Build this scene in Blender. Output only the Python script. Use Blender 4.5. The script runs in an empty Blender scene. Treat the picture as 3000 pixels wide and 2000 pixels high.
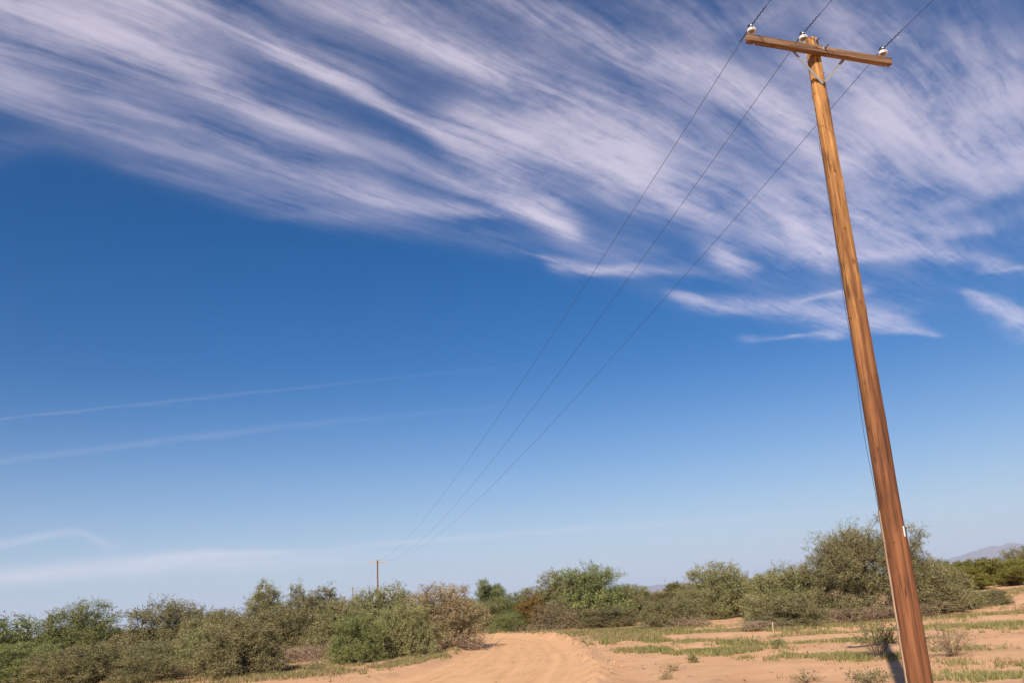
import bpy, math, random
import numpy as np

rad = math.radians
scene = bpy.context.scene
COL = scene.collection

# ------------------------------------------------------------------ camera
CAM_H = 1.65
cam_data = bpy.data.cameras.new('camera')
cam_data.sensor_width = 36.0
cam_data.lens = 28.0
cam_data.clip_start = 0.05
cam_data.clip_end = 60000.0
cam = bpy.data.objects.new('camera', cam_data)
COL.objects.link(cam)
_p, _r = rad(18.042), rad(4.215)
fw = np.array([0, math.cos(_p), math.sin(_p)])
up0 = np.array([0, -math.sin(_p), math.cos(_p)])
rt0 = np.array([1.0, 0, 0])
ix = math.cos(_r) * rt0 - math.sin(_r) * up0
iy = math.sin(_r) * rt0 + math.cos(_r) * up0
from mathutils import Matrix, Vector
cam.matrix_world = Matrix(((ix[0], iy[0], -fw[0], 0), (ix[1], iy[1], -fw[1], 0),
                           (ix[2], iy[2], -fw[2], CAM_H), (0, 0, 0, 1)))
scene.camera = cam

# ------------------------------------------------------------------ exposure / render
scene.view_settings.view_transform = 'Standard'
scene.view_settings.look = 'None'
scene.view_settings.gamma = 1.0
scene.view_settings.exposure = 0.45
scene.view_settings.use_curve_mapping = False
scene.render.engine = 'CYCLES'
scene.cycles.use_denoising = True
scene.cycles.max_bounces = 6
scene.cycles.transparent_max_bounces = 8
scene.cycles.volume_bounces = 1

# ------------------------------------------------------------------ sun
SUN_EL, SUN_AZ = 37.5, 199.0            # azimuth clockwise from +Y (camera heading)
sun_dir = Vector((math.sin(rad(SUN_AZ)) * math.cos(rad(SUN_EL)),
                  math.cos(rad(SUN_AZ)) * math.cos(rad(SUN_EL)), math.sin(rad(SUN_EL))))
sl = bpy.data.lights.new('sun', 'SUN')
sl.energy = 4.8
sl.angle = rad(0.53)
sl.color = (1.0, 0.92, 0.80)
sun = bpy.data.objects.new('sun', sl)
sun.rotation_euler = sun_dir.to_track_quat('Z', 'Y').to_euler()
sun.location = (0, -30, 60)
COL.objects.link(sun)

# ------------------------------------------------------------------ node helper
class NT:
    """tiny helper to write node maths"""
    def __init__(s, tree):
        s.t = tree
    def new(s, kind, **kw):
        n = s.t.nodes.new(kind)
        for k, v in kw.items():
            setattr(n, k, v)
        return n
    def put(s, sock, v):
        if isinstance(v, bpy.types.NodeSocket):
            s.t.links.new(v, sock)
        elif v is not None:
            sock.default_value = v
    def m(s, op, a, b=None, c=None, clamp=False):
        n = s.new('ShaderNodeMath', operation=op, use_clamp=clamp)
        s.put(n.inputs[0], a); s.put(n.inputs[1], b); s.put(n.inputs[2], c)
        return n.outputs[0]
    def vm(s, op, a, b=None, out=0):
        n = s.new('ShaderNodeVectorMath', operation=op)
        s.put(n.inputs[0], a); s.put(n.inputs[1], b)
        return n.outputs[out]
    def comb(s, x, y, z=0.0):
        n = s.new('ShaderNodeCombineXYZ')
        s.put(n.inputs[0], x); s.put(n.inputs[1], y); s.put(n.inputs[2], z)
        return n.outputs[0]
    def sep(s, v):
        n = s.new('ShaderNodeSeparateXYZ'); s.put(n.inputs[0], v)
        return n.outputs
    def noise(s, vec, scale, detail=4.0, rough=0.55, dist=0.0, out='Fac'):
        n = s.new('ShaderNodeTexNoise')
        s.put(n.inputs['Vector'], vec); s.put(n.inputs['Scale'], scale)
        n.inputs['Detail'].default_value = detail
        n.inputs['Roughness'].default_value = rough
        n.inputs['Distortion'].default_value = dist
        return n.outputs[out]
    def remap(s, v, a, b, c=0.0, d=1.0, smooth=False):
        n = s.new('ShaderNodeMapRange')
        n.interpolation_type = 'SMOOTHSTEP' if smooth else 'LINEAR'
        s.put(n.inputs['Value'], v)
        for k, q in (('From Min', a), ('From Max', b), ('To Min', c), ('To Max', d)):
            s.put(n.inputs[k], q)
        return n.outputs[0]
    def mix(s, f, a, b, blend='MIX'):
        n = s.new('ShaderNodeMix', data_type='RGBA', blend_type=blend)
        s.put(n.inputs[0], f); s.put(n.inputs[6], a); s.put(n.inputs[7], b)
        return n.outputs[2]

# ------------------------------------------------------------------ world: clear sky with cirrus
# (s, t, half width, density) along each streak, on the cirrus level seen as a plane
# overhead (x/z, y/z), s along the wind and t across it
STREAKS = [
    [(0.015, 1.362, 0.134, 0.8), (0.211, 1.339, 0.107, 1.0), (0.37, 1.309, 0.101, 0.95), (0.567, 1.343, 0.082, 0.85), (0.771, 1.363, 0.069, 0.75), (1.04, 1.35, 0.055, 0.6), (1.515, 1.353, 0.055, 0.4)],
    [(0.281, 1.155, 0.099, 0.7), (0.478, 1.146, 0.082, 0.6), (0.679, 1.137, 0.059, 0.5)],
    [(0.358, 1.144, 0.042, 0.5), (0.514, 1.141, 0.034, 0.6), (0.688, 1.177, 0.033, 0.9), (0.88, 1.195, 0.033, 0.8), (1.134, 1.245, 0.069, 0.8), (1.419, 1.298, 0.077, 0.6)],
    [(0.138, 1.556, 0.105, 0.55), (0.37, 1.546, 0.102, 0.5), (0.665, 1.561, 0.087, 0.5), (0.908, 1.523, 0.072, 0.6), (1.19, 1.479, 0.054, 0.8), (1.46, 1.365, 0.039, 0.8), (1.656, 1.391, 0.031, 0.2)],
    [(0.495, 0.989, 0.046, 0.3), (0.659, 0.986, 0.041, 0.45), (0.891, 0.979, 0.046, 0.45)],
    [(0.595, 0.94, 0.045, 0.7), (0.783, 0.948, 0.05, 0.8), (0.952, 0.946, 0.073, 0.7), (1.197, 0.938, 0.088, 0.7), (1.601, 0.953, 0.13, 0.8), (2.181, 1.01, 0.117, 0.85), (2.569, 1.034, 0.059, 0.4)],
    [(0.957, 1.115, 0.098, 0.6), (1.202, 1.103, 0.143, 0.9), (1.496, 1.089, 0.123, 0.8), (1.848, 1.126, 0.071, 0.6), (2.283, 1.254, 0.051, 0.4)],
    [(0.779, 0.799, 0.058, 0.5), (0.973, 0.78, 0.057, 0.6), (1.169, 0.73, 0.077, 0.75), (1.477, 0.685, 0.108, 0.8), (1.855, 0.671, 0.128, 0.6)],
    [(0.992, 0.633, 0.086, 0.35), (1.184, 0.584, 0.084, 0.4), (1.246, 0.513, 0.077, 0.2)],
    [(1.423, 0.552, 0.111, 0.6), (1.817, 0.569, 0.199, 0.75), (2.081, 0.509, 0.273, 0.6), (2.382, 0.398, 0.309, 0.55)],
    [(1.307, 0.444, 0.04, 0.3), (1.566, 0.391, 0.068, 0.45), (1.908, 0.304, 0.128, 0.45)],
    [(1.85, 0.907, 0.143, 0.5), (2.469, 0.906, 0.115, 0.8), (2.686, 0.809, 0.082, 0.85), (3.127, 0.707, 0.061, 0.35)],
    [(2.177, 0.876, 0.114, 0.4), (2.606, 0.695, 0.082, 0.4), (2.735, 0.638, 0.042, 0.15)],
    [(1.616, 1.561, 0.018, 0.3), (1.76, 1.576, 0.063, 0.6), (1.953, 1.468, 0.07, 0.45), (2.125, 1.39, 0.039, 0.3), (2.249, 1.38, 0.03, 0.1)],
    [(2.263, 1.52, 0.035, 0.3), (2.511, 1.485, 0.082, 0.6), (2.779, 1.384, 0.097, 0.6), (3.114, 1.269, 0.145, 0.8), (3.414, 1.26, 0.087, 0.6), (3.726, 1.18, 0.035, 0.4)],
    [(2.762, 1.247, 0.097, 0.45), (2.797, 1.144, 0.088, 0.5)],
    [(2.99, 1.665, 0.048, 0.3), (3.283, 1.441, 0.068, 0.4)],
    [(3.263, 0.891, 0.035, 0.5), (3.629, 0.885, 0.067, 0.6), (4.265, 0.864, 0.108, 0.5)],
    [(3.057, 0.752, 0.042, 0.5), (3.221, 0.592, 0.076, 0.6)],
    [(0.768, 1.792, 0.026, 0.03), (0.95, 1.679, 0.05, 0.07), (1.2, 1.568, 0.032, 0.03)],
    [(0.151, 1.812, 0.097, 0.16), (0.412, 1.689, 0.089, 0.16), (0.724, 1.693, 0.092, 0.16), (1.075, 1.629, 0.095, 0.16), (1.469, 1.516, 0.103, 0.14), (1.888, 1.414, 0.1, 0.1)],
    [(2.061, 1.237, 0.057, 0.3), (2.263, 1.267, 0.061, 0.3)],
]
SKY_STRENGTH = 0.072
SKY_SAT = 1.52
SKY_TINT = (0.90, 0.82, 0.95, 1)
CLOUD = (10.0, 8.8, 9.9)
HORIZON = (3.9, 5.4, 7.1)
FAR_POS = [(-21.6, 117.8, -.7), (-49.0, 230.0, -.7), (-74.5, 334.0, -.7)]
SAG = (2.15, 2.5, 2.1)
HILL_Y = 13000
HILL_R = [(6394, -5), (6627, 73), (6859, 149), (6964, 250), (7104, 276), (7217, 299), (7401, 286), (7492, 326), (7572, 326), (7636, 306), (7746, 277), (8057, 239), (8354, 156), (8790, 187), (9273, 23), (9768, -5)]
HILL_M = [(979, 8), (1352, 114), (1414, 99), (1570, 68), (1712, 99), (1839, 90), (1999, 94), (2063, 94), (2154, 57), (2238, 87), (2387, 123), (2478, 86), (2684, 41), (3009, 79), (3329, 87), (3759, 107), (3971, 103), (4176, 57), (4596, 28)]
HAZE_TOP = 370.0
HAZE_D = 6.5e-5
HAZE_COL = (0.68, 0.78, 1.0, 1)
# a contrail or thin cloud low in the sky: (x/y, z/y, half height, density)
LOW_BANDS = [
    [(-1.1, 0.256, .0012, .10), (-.671, .2711, .0016, .105), (-.4045, .2797, .0020, .08), (-.047, .2917, .0016, .025), (.36, .3027, .0012, .01)],
    [(-1.1, 0.196, .0028, .20), (-.664, .2162, .0040, .09), (-.358, .2310, .0042, .075), (-.05, .2393, .0030, .02), (.2, .243, .0030, .0)],
    [(-.9, .105, .006, .25), (-.650, .1124, .005, .26), (-.562, .1201, .005, .24), (-.5182, .1029, .006, .16), (-.47, .098, .008, .0)],
    [(-1.1, .072, .012, .30), (-.645, .0722, .011, .46), (-.4445, .0741, .013, .40), (-.256, .0647, .011, .20), (-.05, .062, .010, .0)],
    [(-.30, .070, .004, .0), (-.172, .0790, .003, .20), (.0245, .0790, .004, .15), (.36, .0775, .004, .05), (.7, .076, .004, .0)],
    [(-.55, .080, .004, .0), (-.403, .0820, .005, .28), (-.34, .0788, .004, .30), (-.24, .078, .003, .0)],
]

world = bpy.data.worlds.new('World')
scene.world = world
world.use_nodes = True
wt = world.node_tree
wt.nodes.clear()
W = NT(wt)
sky = W.new('ShaderNodeTexSky', sky_type='NISHITA')
sky.sun_disc = False
sky.sun_elevation = rad(SUN_EL)
sky.sun_rotation = rad(SUN_AZ)
sky.altitude = 450.0
sky.air_density = 1.0
sky.dust_density = 0.15
sky.ozone_density = 1.6
tc = W.new('ShaderNodeTexCoord')
dx, dy, dz = W.sep(tc.outputs['Generated'])
zc = W.m('MAXIMUM', dz, 0.02)
u = W.m('DIVIDE', dx, zc)
v = W.m('DIVIDE', dy, zc)
AL = rad(43.5)
ca, sa = math.cos(AL), math.sin(AL)
s_ = W.m('ADD', W.m('MULTIPLY', u, ca), W.m('MULTIPLY', v, sa))
t_ = W.m('SUBTRACT', W.m('MULTIPLY', v, ca), W.m('MULTIPLY', u, sa))
# slow sideways wander of the wind lanes
wob = W.noise(W.comb(W.m('MULTIPLY', s_, .8), W.m('MULTIPLY', t_, 1.6), 3.1), 1.6, 3.0, .55)
wob2 = W.noise(W.comb(W.m('MULTIPLY', s_, 1.3), W.m('MULTIPLY', t_, 3.0), 7.7), 5.0, 3.0, .6)
tw = W.m('ADD', t_, W.m('ADD', W.m('MULTIPLY', W.m('SUBTRACT', wob, .5), .13),
                        W.m('MULTIPLY', W.m('SUBTRACT', wob2, .5), .028)))
S0, S1, T0, T1, W1 = -0.2, 4.6, 0.0, 2.0, 0.5
sn = W.m('DIVIDE', W.m('SUBTRACT', s_, S0), S1 - S0, clamp=True)
tn = W.m('DIVIDE', W.m('SUBTRACT', tw, T0), T1 - T0)

def curve3(W, fac, rows):
    """rows of (x, a, b, c) in 0..1 -> three functions of fac"""
    n = W.new('ShaderNodeRGBCurve')
    W.put(n.inputs['Color'], W.comb(fac, fac, fac))
    mp = n.mapping
    mp.use_clip = True
    for ch in range(3):
        cv = mp.curves[ch]
        pts = [(r[0], r[ch + 1]) for r in rows]
        while len(cv.points) < len(pts):
            cv.points.new(0.5, 0.5)
        for pt, q in zip(cv.points, pts):
            pt.location = q
            pt.handle_type = 'AUTO_CLAMPED'
    mp.update()
    return W.sep(n.outputs[0])

cover = None
for st in STREAKS:
    rows = []
    a, b = st[0], st[-1]
    e0 = .10 if a[3] > 0 else 0
    st2 = [(a[0] - .14, a[1], a[2] * .8, 0.0)] + list(st) + [(b[0] + .16, b[1], b[2] * .8, 0.0)]
    for (ss, tt, ww, ii) in st2:
        rows.append(((ss - S0) / (S1 - S0), (tt - T0) / (T1 - T0), min(ww / W1, 1), ii))
    rows = [(-0.0 if False else max(0.0, r[0]), r[1], r[2], r[3]) for r in rows]
    if rows[0][0] > 0.002:
        rows.insert(0, (0.0, rows[0][1], rows[0][2], 0.0))
    rows.append((1.0, rows[-1][1], rows[-1][2], 0.0))
    c_, w_, i_ = curve3(W, sn, rows)
    d_ = W.m('DIVIDE', W.m('SUBTRACT', tn, c_), W.m('MULTIPLY', w_, W1 / (T1 - T0) * 0.82))
    g_ = W.m('MULTIPLY', i_, W.m('POWER', 2.718, W.m('MULTIPLY', W.m('MULTIPLY', d_, d_), -1.0)))
    cover = g_ if cover is None else W.m('ADD', cover, g_)
# a thin general veil over the part of the sky that the wind lanes fill
veil = W.m('MULTIPLY', W.remap(tw, 1.75, 1.05, 0, .15, True), W.remap(dz, .22, .38, 0, 1, True))
cover = W.m('ADD', cover, veil)
gap = W.noise(W.comb(W.m('MULTIPLY', s_, .9), W.m('MULTIPLY', t_, 4.2), 6.3), 1.5, 3.0, .5, .1)
cover = W.m('MULTIPLY', cover, W.remap(gap, .38, .58, .50, 1.18, True))
# fibres drawn out along the wind
tf = W.m('ADD', t_, W.m('MULTIPLY', W.m('SUBTRACT', wob, .5), .16))
f1 = W.noise(W.comb(s_, W.m('MULTIPLY', tf, 5.5), 0.0), 1.5, 6.0, .58, .1)
f2 = W.noise(W.comb(W.m('MULTIPLY', s_, 1.1), W.m('MULTIPLY', tf, 17.0), 5.0), 3.0, 5.0, .62, .1)
f3 = W.noise(W.comb(s_, W.m('MULTIPLY', t_, 1.5), 9.0), 2.4, 6.0, .62, .2)
f4 = W.noise(W.comb(s_, W.m('MULTIPLY', t_, 1.7), 2.0), 26.0, 3.0, .6, .2)
fib = W.m('ADD', W.m('MULTIPLY', f1, .42), W.m('ADD', W.m('MULTIPLY', f2, .20), W.m('MULTIPLY', f3, .38)))
fib = W.m('ADD', fib, W.m('MULTIPLY', W.m('SUBTRACT', f4, .5), .10))
fib = W.remap(fib, .36, .62, .0, 1.0, True)
alpha = W.m('MULTIPLY', cover, W.m('ADD', .20, W.m('MULTIPLY', fib, 1.02)))
alpha = W.m('SUBTRACT', 1.0, W.m('POWER', 2.718, W.m('MULTIPLY', alpha, -1.15)))
alpha = W.m('MINIMUM', alpha, .86)
# low bands and contrails ahead
yc = W.m('MAXIMUM', dy, 0.05)
gx = W.m('DIVIDE', dx, yc)
gz = W.m('DIVIDE', dz, yc)
ahead = W.remap(dy, .3, .55, 0, 1)
gn = W.m('DIVIDE', W.m('ADD', gx, 1.2), 2.4, clamp=True)
puff = W.noise(W.comb(W.m('MULTIPLY', gx, 14.0), W.m('MULTIPLY', gz, 60.0), 0), 1.3, 5.0, .6, .5)
gzw = W.m('ADD', gz, W.m('MULTIPLY', W.m('SUBTRACT', puff, .5), .010))
low = None
for st in LOW_BANDS:
    rows = [((q[0] + 1.2) / 2.4, q[1] / .4, q[2] / .02, q[3]) for q in st]
    rows.insert(0, (0.0, rows[0][1], rows[0][2], 0.0))
    rows.append((1.0, rows[-1][1], rows[-1][2], 0.0))
    c_, w_, i_ = curve3(W, gn, rows)
    d_ = W.m('DIVIDE', W.m('SUBTRACT', gzw, W.m('MULTIPLY', c_, .4)), W.m('MULTIPLY', w_, .02))
    g_ = W.m('MULTIPLY', i_, W.m('POWER', 2.718, W.m('MULTIPLY', W.m('MULTIPLY', d_, d_), -1.0)))
    low = g_ if low is None else W.m('ADD', low, g_)
low = W.m('MULTIPLY', W.m('MULTIPLY', low, ahead), W.m('ADD', .45, W.m('MULTIPLY', puff, 1.0)))
alpha = W.m('ADD', alpha, W.m('MULTIPLY', low, W.m('SUBTRACT', 1.0, alpha)))
hsv = W.new('ShaderNodeHueSaturation')
hsv.inputs['Saturation'].default_value = SKY_SAT
hsv.inputs['Value'].default_value = 1.0
W.put(hsv.inputs['Color'], sky.outputs[0])
sky_col = W.mix(1.0, hsv.outputs[0], SKY_TINT, 'MULTIPLY')
air = W.remap(W.m('MAXIMUM', dz, 0.0), 0.0, .30, 1.0, 0.0)
air = W.m('MULTIPLY', W.m('POWER', air, 2.0), .95)
sky_col = W.mix(air, sky_col, (*HORIZON, 1))
cloud_col = W.mix(.25, (*CLOUD, 1), sky_col)
full = W.mix(alpha, sky_col, cloud_col)
bg = W.new('ShaderNodeBackground')
W.put(bg.inputs['Color'], full)
bg.inputs['Strength'].default_value = SKY_STRENGTH
wo = W.new('ShaderNodeOutputWorld')
wt.links.new(bg.outputs[0], wo.inputs[0])
world.cycles.sampling_method = 'MANUAL'
world.cycles.sample_map_resolution = 512

# ------------------------------------------------------------------ mesh helpers
def make_mesh(name, V, loops, sizes, face_attr=None, smooth=False):
    """V (n,3); loops flat vertex indices; sizes per face (int or array)"""
    V = np.asarray(V, np.float32).reshape(-1, 3)
    loops = np.asarray(loops, np.int32).ravel()
    if np.isscalar(sizes):
        sizes = np.full(len(loops) // sizes, sizes, np.int32)
    sizes = np.asarray(sizes, np.int32)
    me = bpy.data.meshes.new(name)
    me.vertices.add(len(V)); me.vertices.foreach_set('co', V.ravel())
    me.loops.add(len(loops)); me.loops.foreach_set('vertex_index', loops)
    me.polygons.add(len(sizes))
    starts = np.concatenate([[0], np.cumsum(sizes)[:-1]]).astype(np.int32)
    me.polygons.foreach_set('loop_start', starts)
    me.polygons.foreach_set('use_smooth', np.full(len(sizes), smooth, bool))
    if face_attr:
        for k, vals in face_attr.items():
            at = me.attributes.new(k, 'FLOAT', 'FACE')
            at.data.foreach_set('value', np.asarray(vals, np.float32))
    me.update(calc_edges=True)
    me.validate()
    return me

def link(name, me, mat=None, parent=None):
    o = bpy.data.objects.new(name, me)
    COL.objects.link(o)
    if mat is not None and not len(me.materials):
        me.materials.append(mat)
    if parent is not None:
        o.parent = parent
    return o

def tag(o, label=None, cat=None, group=None, kind=None):
    for k, v in (('label', label), ('category', cat), ('group', group), ('kind', kind)):
        if v:
            o[k] = v
    return o

def empty(name, loc, rot=(0, 0, 0)):
    o = bpy.data.objects.new(name, None)
    o.empty_display_size = 0.2
    o.location = loc
    o.rotation_euler = rot
    COL.objects.link(o)
    return o

class MB:
    """collects faces of one mesh"""
    def __init__(s):
        s.V, s.L, s.S, s.n = [], [], [], 0
    def add(s, V, faces):
        V = np.asarray(V, float).reshape(-1, 3)
        s.V.append(V)
        for f in faces:
            s.L.extend([i + s.n for i in f]); s.S.append(len(f))
        s.n += len(V)
    def box(s, x0, x1, y0, y1, z0, z1, bev=0.0):
        if bev <= 0:
            V = [(x, y, z) for x in (x0, x1) for y in (y0, y1) for z in (z0, z1)]
            s.add(V, [(0, 1, 3, 2), (4, 6, 7, 5), (0, 4, 5, 1), (2, 3, 7, 6), (0, 2, 6, 4), (1, 5, 7, 3)])
            return
        c = np.array([(x0 + x1) / 2, (y0 + y1) / 2, (z0 + z1) / 2]); h = np.array([x1 - x0, y1 - y0, z1 - z0]) / 2
        # chamfer the four long edges (along x)
        b = bev
        prof = [(-h[1] + b, -h[2]), (h[1] - b, -h[2]), (h[1], -h[2] + b), (h[1], h[2] - b), (h[1] - b, h[2]), (-h[1] + b, h[2]), (-h[1], h[2] - b), (-h[1], -h[2] + b)]
        V = []
        for xx, k in ((-h[0], 1 - b / h.max()), (-h[0] + b, 1), (h[0] - b, 1), (h[0], 1 - b / h.max())):
            for (yy, zz) in prof:
                sc = 1.0 if k == 1 else 1 - b * .8 / min(h[1], h[2])
                V.append(c + np.array([xx, yy * sc, zz * sc]))
        F = []
        for i in range(3):
            for j in range(8):
                a, d = i * 8 + j, i * 8 + (j + 1) % 8
                F.append((a, d, d + 8, a + 8))
        F.append(tuple(range(7, -1, -1))); F.append(tuple(range(24, 32)))
        s.add(V, [f[::-1] for f in F])
    def tube(s, pts, r, n=6, caps=True):
        pts = np.asarray(pts, float)
        r = np.broadcast_to(np.asarray(r, float), (len(pts),))
        V = []
        for i, p in enumerate(pts):
            d = pts[min(i + 1, len(pts) - 1)] - pts[max(i - 1, 0)]
            d = d / (np.linalg.norm(d) + 1e-12)
            a = np.cross(d, [0, 0, 1.0]) if abs(d[2]) < .9 else np.cross(d, [1.0, 0, 0])
            a /= np.linalg.norm(a); b = np.cross(d, a)
            for k in range(n):
                t = 2 * math.pi * k / n
                V.append(p + r[i] * (math.cos(t) * a + math.sin(t) * b))
        F = []
        for i in range(len(pts) - 1):
            for k in range(n):
                F.append((i * n + k, i * n + (k + 1) % n, (i + 1) * n + (k + 1) % n, (i + 1) * n + k))
        if caps:
            F.append(tuple(range(n - 1, -1, -1))); F.append(tuple(range((len(pts) - 1) * n, len(pts) * n)))
        s.add(V, F)
    def lathe(s, prof, n=24, c=(0, 0, 0)):
        V, F = [], []
        for (r, z) in prof:
            for k in range(n):
                t = 2 * math.pi * k / n
                V.append((c[0] + r * math.cos(t), c[1] + r * math.sin(t), c[2] + z))
        for i in range(len(prof) - 1):
            for k in range(n):
                F.append((i * n + k, i * n + (k + 1) % n, (i + 1) * n + (k + 1) % n, (i + 1) * n + k))
        s.add(V, F)
    def mesh(s, name, smooth=False):
        return make_mesh(name, np.concatenate(s.V), s.L, s.S, smooth=smooth)

# ------------------------------------------------------------------ value noise for the terrain
def hash2(i, j, seed):
    n = (i.astype(np.int64) * 374761393 + j.astype(np.int64) * 668265263 + seed * 1442695041) & 0xFFFFFFFF
    n = ((n ^ (n >> 13)) * 1274126177) & 0xFFFFFFFF
    return ((n ^ (n >> 16)) & 0xFFFF) / 65535.0

def vnoise(x, y, seed=0):
    i, j = np.floor(x), np.floor(y)
    fx, fy = x - i, y - j
    fx, fy = fx * fx * (3 - 2 * fx), fy * fy * (3 - 2 * fy)
    a, b = hash2(i, j, seed), hash2(i + 1, j, seed)
    c, d = hash2(i, j + 1, seed), hash2(i + 1, j + 1, seed)
    return (a * (1 - fx) + b * fx) * (1 - fy) + (c * (1 - fx) + d * fx) * fy

def fbm(x, y, seed=0, o=4):
    r, a = 0, .5
    for k in range(o):
        r = r + a * (vnoise(x * 2 ** k, y * 2 ** k, seed + k) - .5)
        a *= .5
    return r

def sstep(a, b, x):
    t = np.clip((x - a) / (b - a), 0, 1)
    return t * t * (3 - 2 * t)

ROAD = np.array([(-4.6, 2.0), (-2.9, 12.0), (-1.75, 19.3), (-.95, 25.9), (-.75, 31.5), (-1.0, 37.0), (-2.3, 42.5), (-5.2, 47.0), (-10.5, 50.0), (-18.0, 51.5), (-40.0, 53.0)])
ROAD_HW = np.array([3.0, 3.0, 2.85, 2.25, 2.0, 2.1, 2.4, 2.3, 2.2, 2.2, 2.2])

def polydist(x, y, P):
    """signed lateral distance (left negative), position along (index units), for a polyline"""
    best = np.full(np.shape(x), 1e9); sgn = np.zeros(np.shape(x)); par = np.zeros(np.shape(x)); arc = np.zeros(np.shape(x))
    acc = 0.0
    for k in range(len(P) - 1):
        a, b = P[k], P[k + 1]
        d = b - a; L = np.hypot(*d)
        h = np.clip(((x - a[0]) * d[0] + (y - a[1]) * d[1]) / L ** 2, 0, 1)
        px, py = x - a[0] - h * d[0], y - a[1] - h * d[1]
        dd = np.hypot(px, py)
        m = dd < best
        side = np.sign(d[1] * px - d[0] * py)
        best = np.where(m, dd, best); sgn = np.where(m, side, sgn); par = np.where(m, k + h, par); arc = np.where(m, acc + h * L, arc)
        acc += L
    return best * sgn, par, arc

def road_coords(x, y):
    lat, par, arc = polydist(x, y, ROAD)
    hw = np.interp(par, np.arange(len(ROAD)), ROAD_HW)
    return lat, hw, arc

def height(x, y):
    x = np.asarray(x, float); y = np.asarray(y, float)
    r = np.hypot(x, y)
    near = sstep(400, 120, r)
    z = near * (fbm(x / 9.0, y / 9.0, 3, 3) * .22 + fbm(x / 2.2, y / 2.2, 11, 3) * .07)
    z = z + .62 * sstep(13, 24, x - .15 * (y - 40)) * sstep(27, 44, y)
    # low sand ridges lying across the open ground on the right
    z = z + near * sstep(2.5, 5, x) * sstep(45, 30, y) * .05 * np.sin((y * 1.0 + .25 * x) * 1.35 + 2.2 * vnoise(x / 3.0, y / 3.0, 5))
    lat, hw, arc = road_coords(x, y)
    q = np.abs(lat) / hw
    inroad = sstep(1.12, .82, q)
    lumps = vnoise(x * 2.1, y * 2.1, 21) * vnoise(x * 6.0, y * 6.0, 22)
    berm = np.exp(-((q - 1.12) / .13) ** 2)
    z = z * (1 - .75 * inroad) - .10 * inroad
    z = z + berm * np.where(lat > 0, .06 + .22 * lumps, .04 + .10 * lumps) * sstep(60, 40, y)
    # wheel ruts
    for c, dp in ((-.52, .035), (-.18, .02), (.22, .03), (.62, .05)):
        cc = c + .05 * np.sin(arc * .35 + c * 9)
        z = z - inroad * dp * np.exp(-((lat / hw - cc) / .055) ** 2)
        z = z + inroad * dp * .5 * np.exp(-((lat / hw - cc - .11) / .05) ** 2)
    z = z + inroad * .012 * fbm(x * 3.0, y * 3.0, 31, 3)
    # fine sandy roughness off the road
    z = z + near * (1 - inroad) * .035 * fbm(x * 2.8, y * 2.8, 41, 3)
    return z

def gz_at(x, y):
    return float(height(np.array([x]), np.array([y]))[0])

# ------------------------------------------------------------------ materials
def new_mat(name):
    m = bpy.data.materials.new(name)
    m.use_nodes = True
    m.node_tree.nodes.clear()
    N = NT(m.node_tree)
    out = N.new('ShaderNodeOutputMaterial')
    return m, N, out

def bsdf(N, out, col, rough=.8, spec=.3, normal=None, metal=0.0):
    b = N.new('ShaderNodeBsdfPrincipled')
    N.put(b.inputs['Base Color'], col if isinstance(col, bpy.types.NodeSocket) else (*col, 1))
    N.put(b.inputs['Roughness'], rough)
    b.inputs['Specular IOR Level'].default_value = spec
    N.put(b.inputs['Metallic'], metal)
    if normal is not None:
        N.put(b.inputs['Normal'], normal)
    N.t.links.new(b.outputs[0], out.inputs[0])
    return b

def bump(N, h, dist, strength=1.0):
    b = N.new('ShaderNodeBump')
    b.inputs['Strength'].default_value = strength
    b.inputs['Distance'].default_value = dist
    N.put(b.inputs['Height'], h)
    return b.outputs[0]

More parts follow.
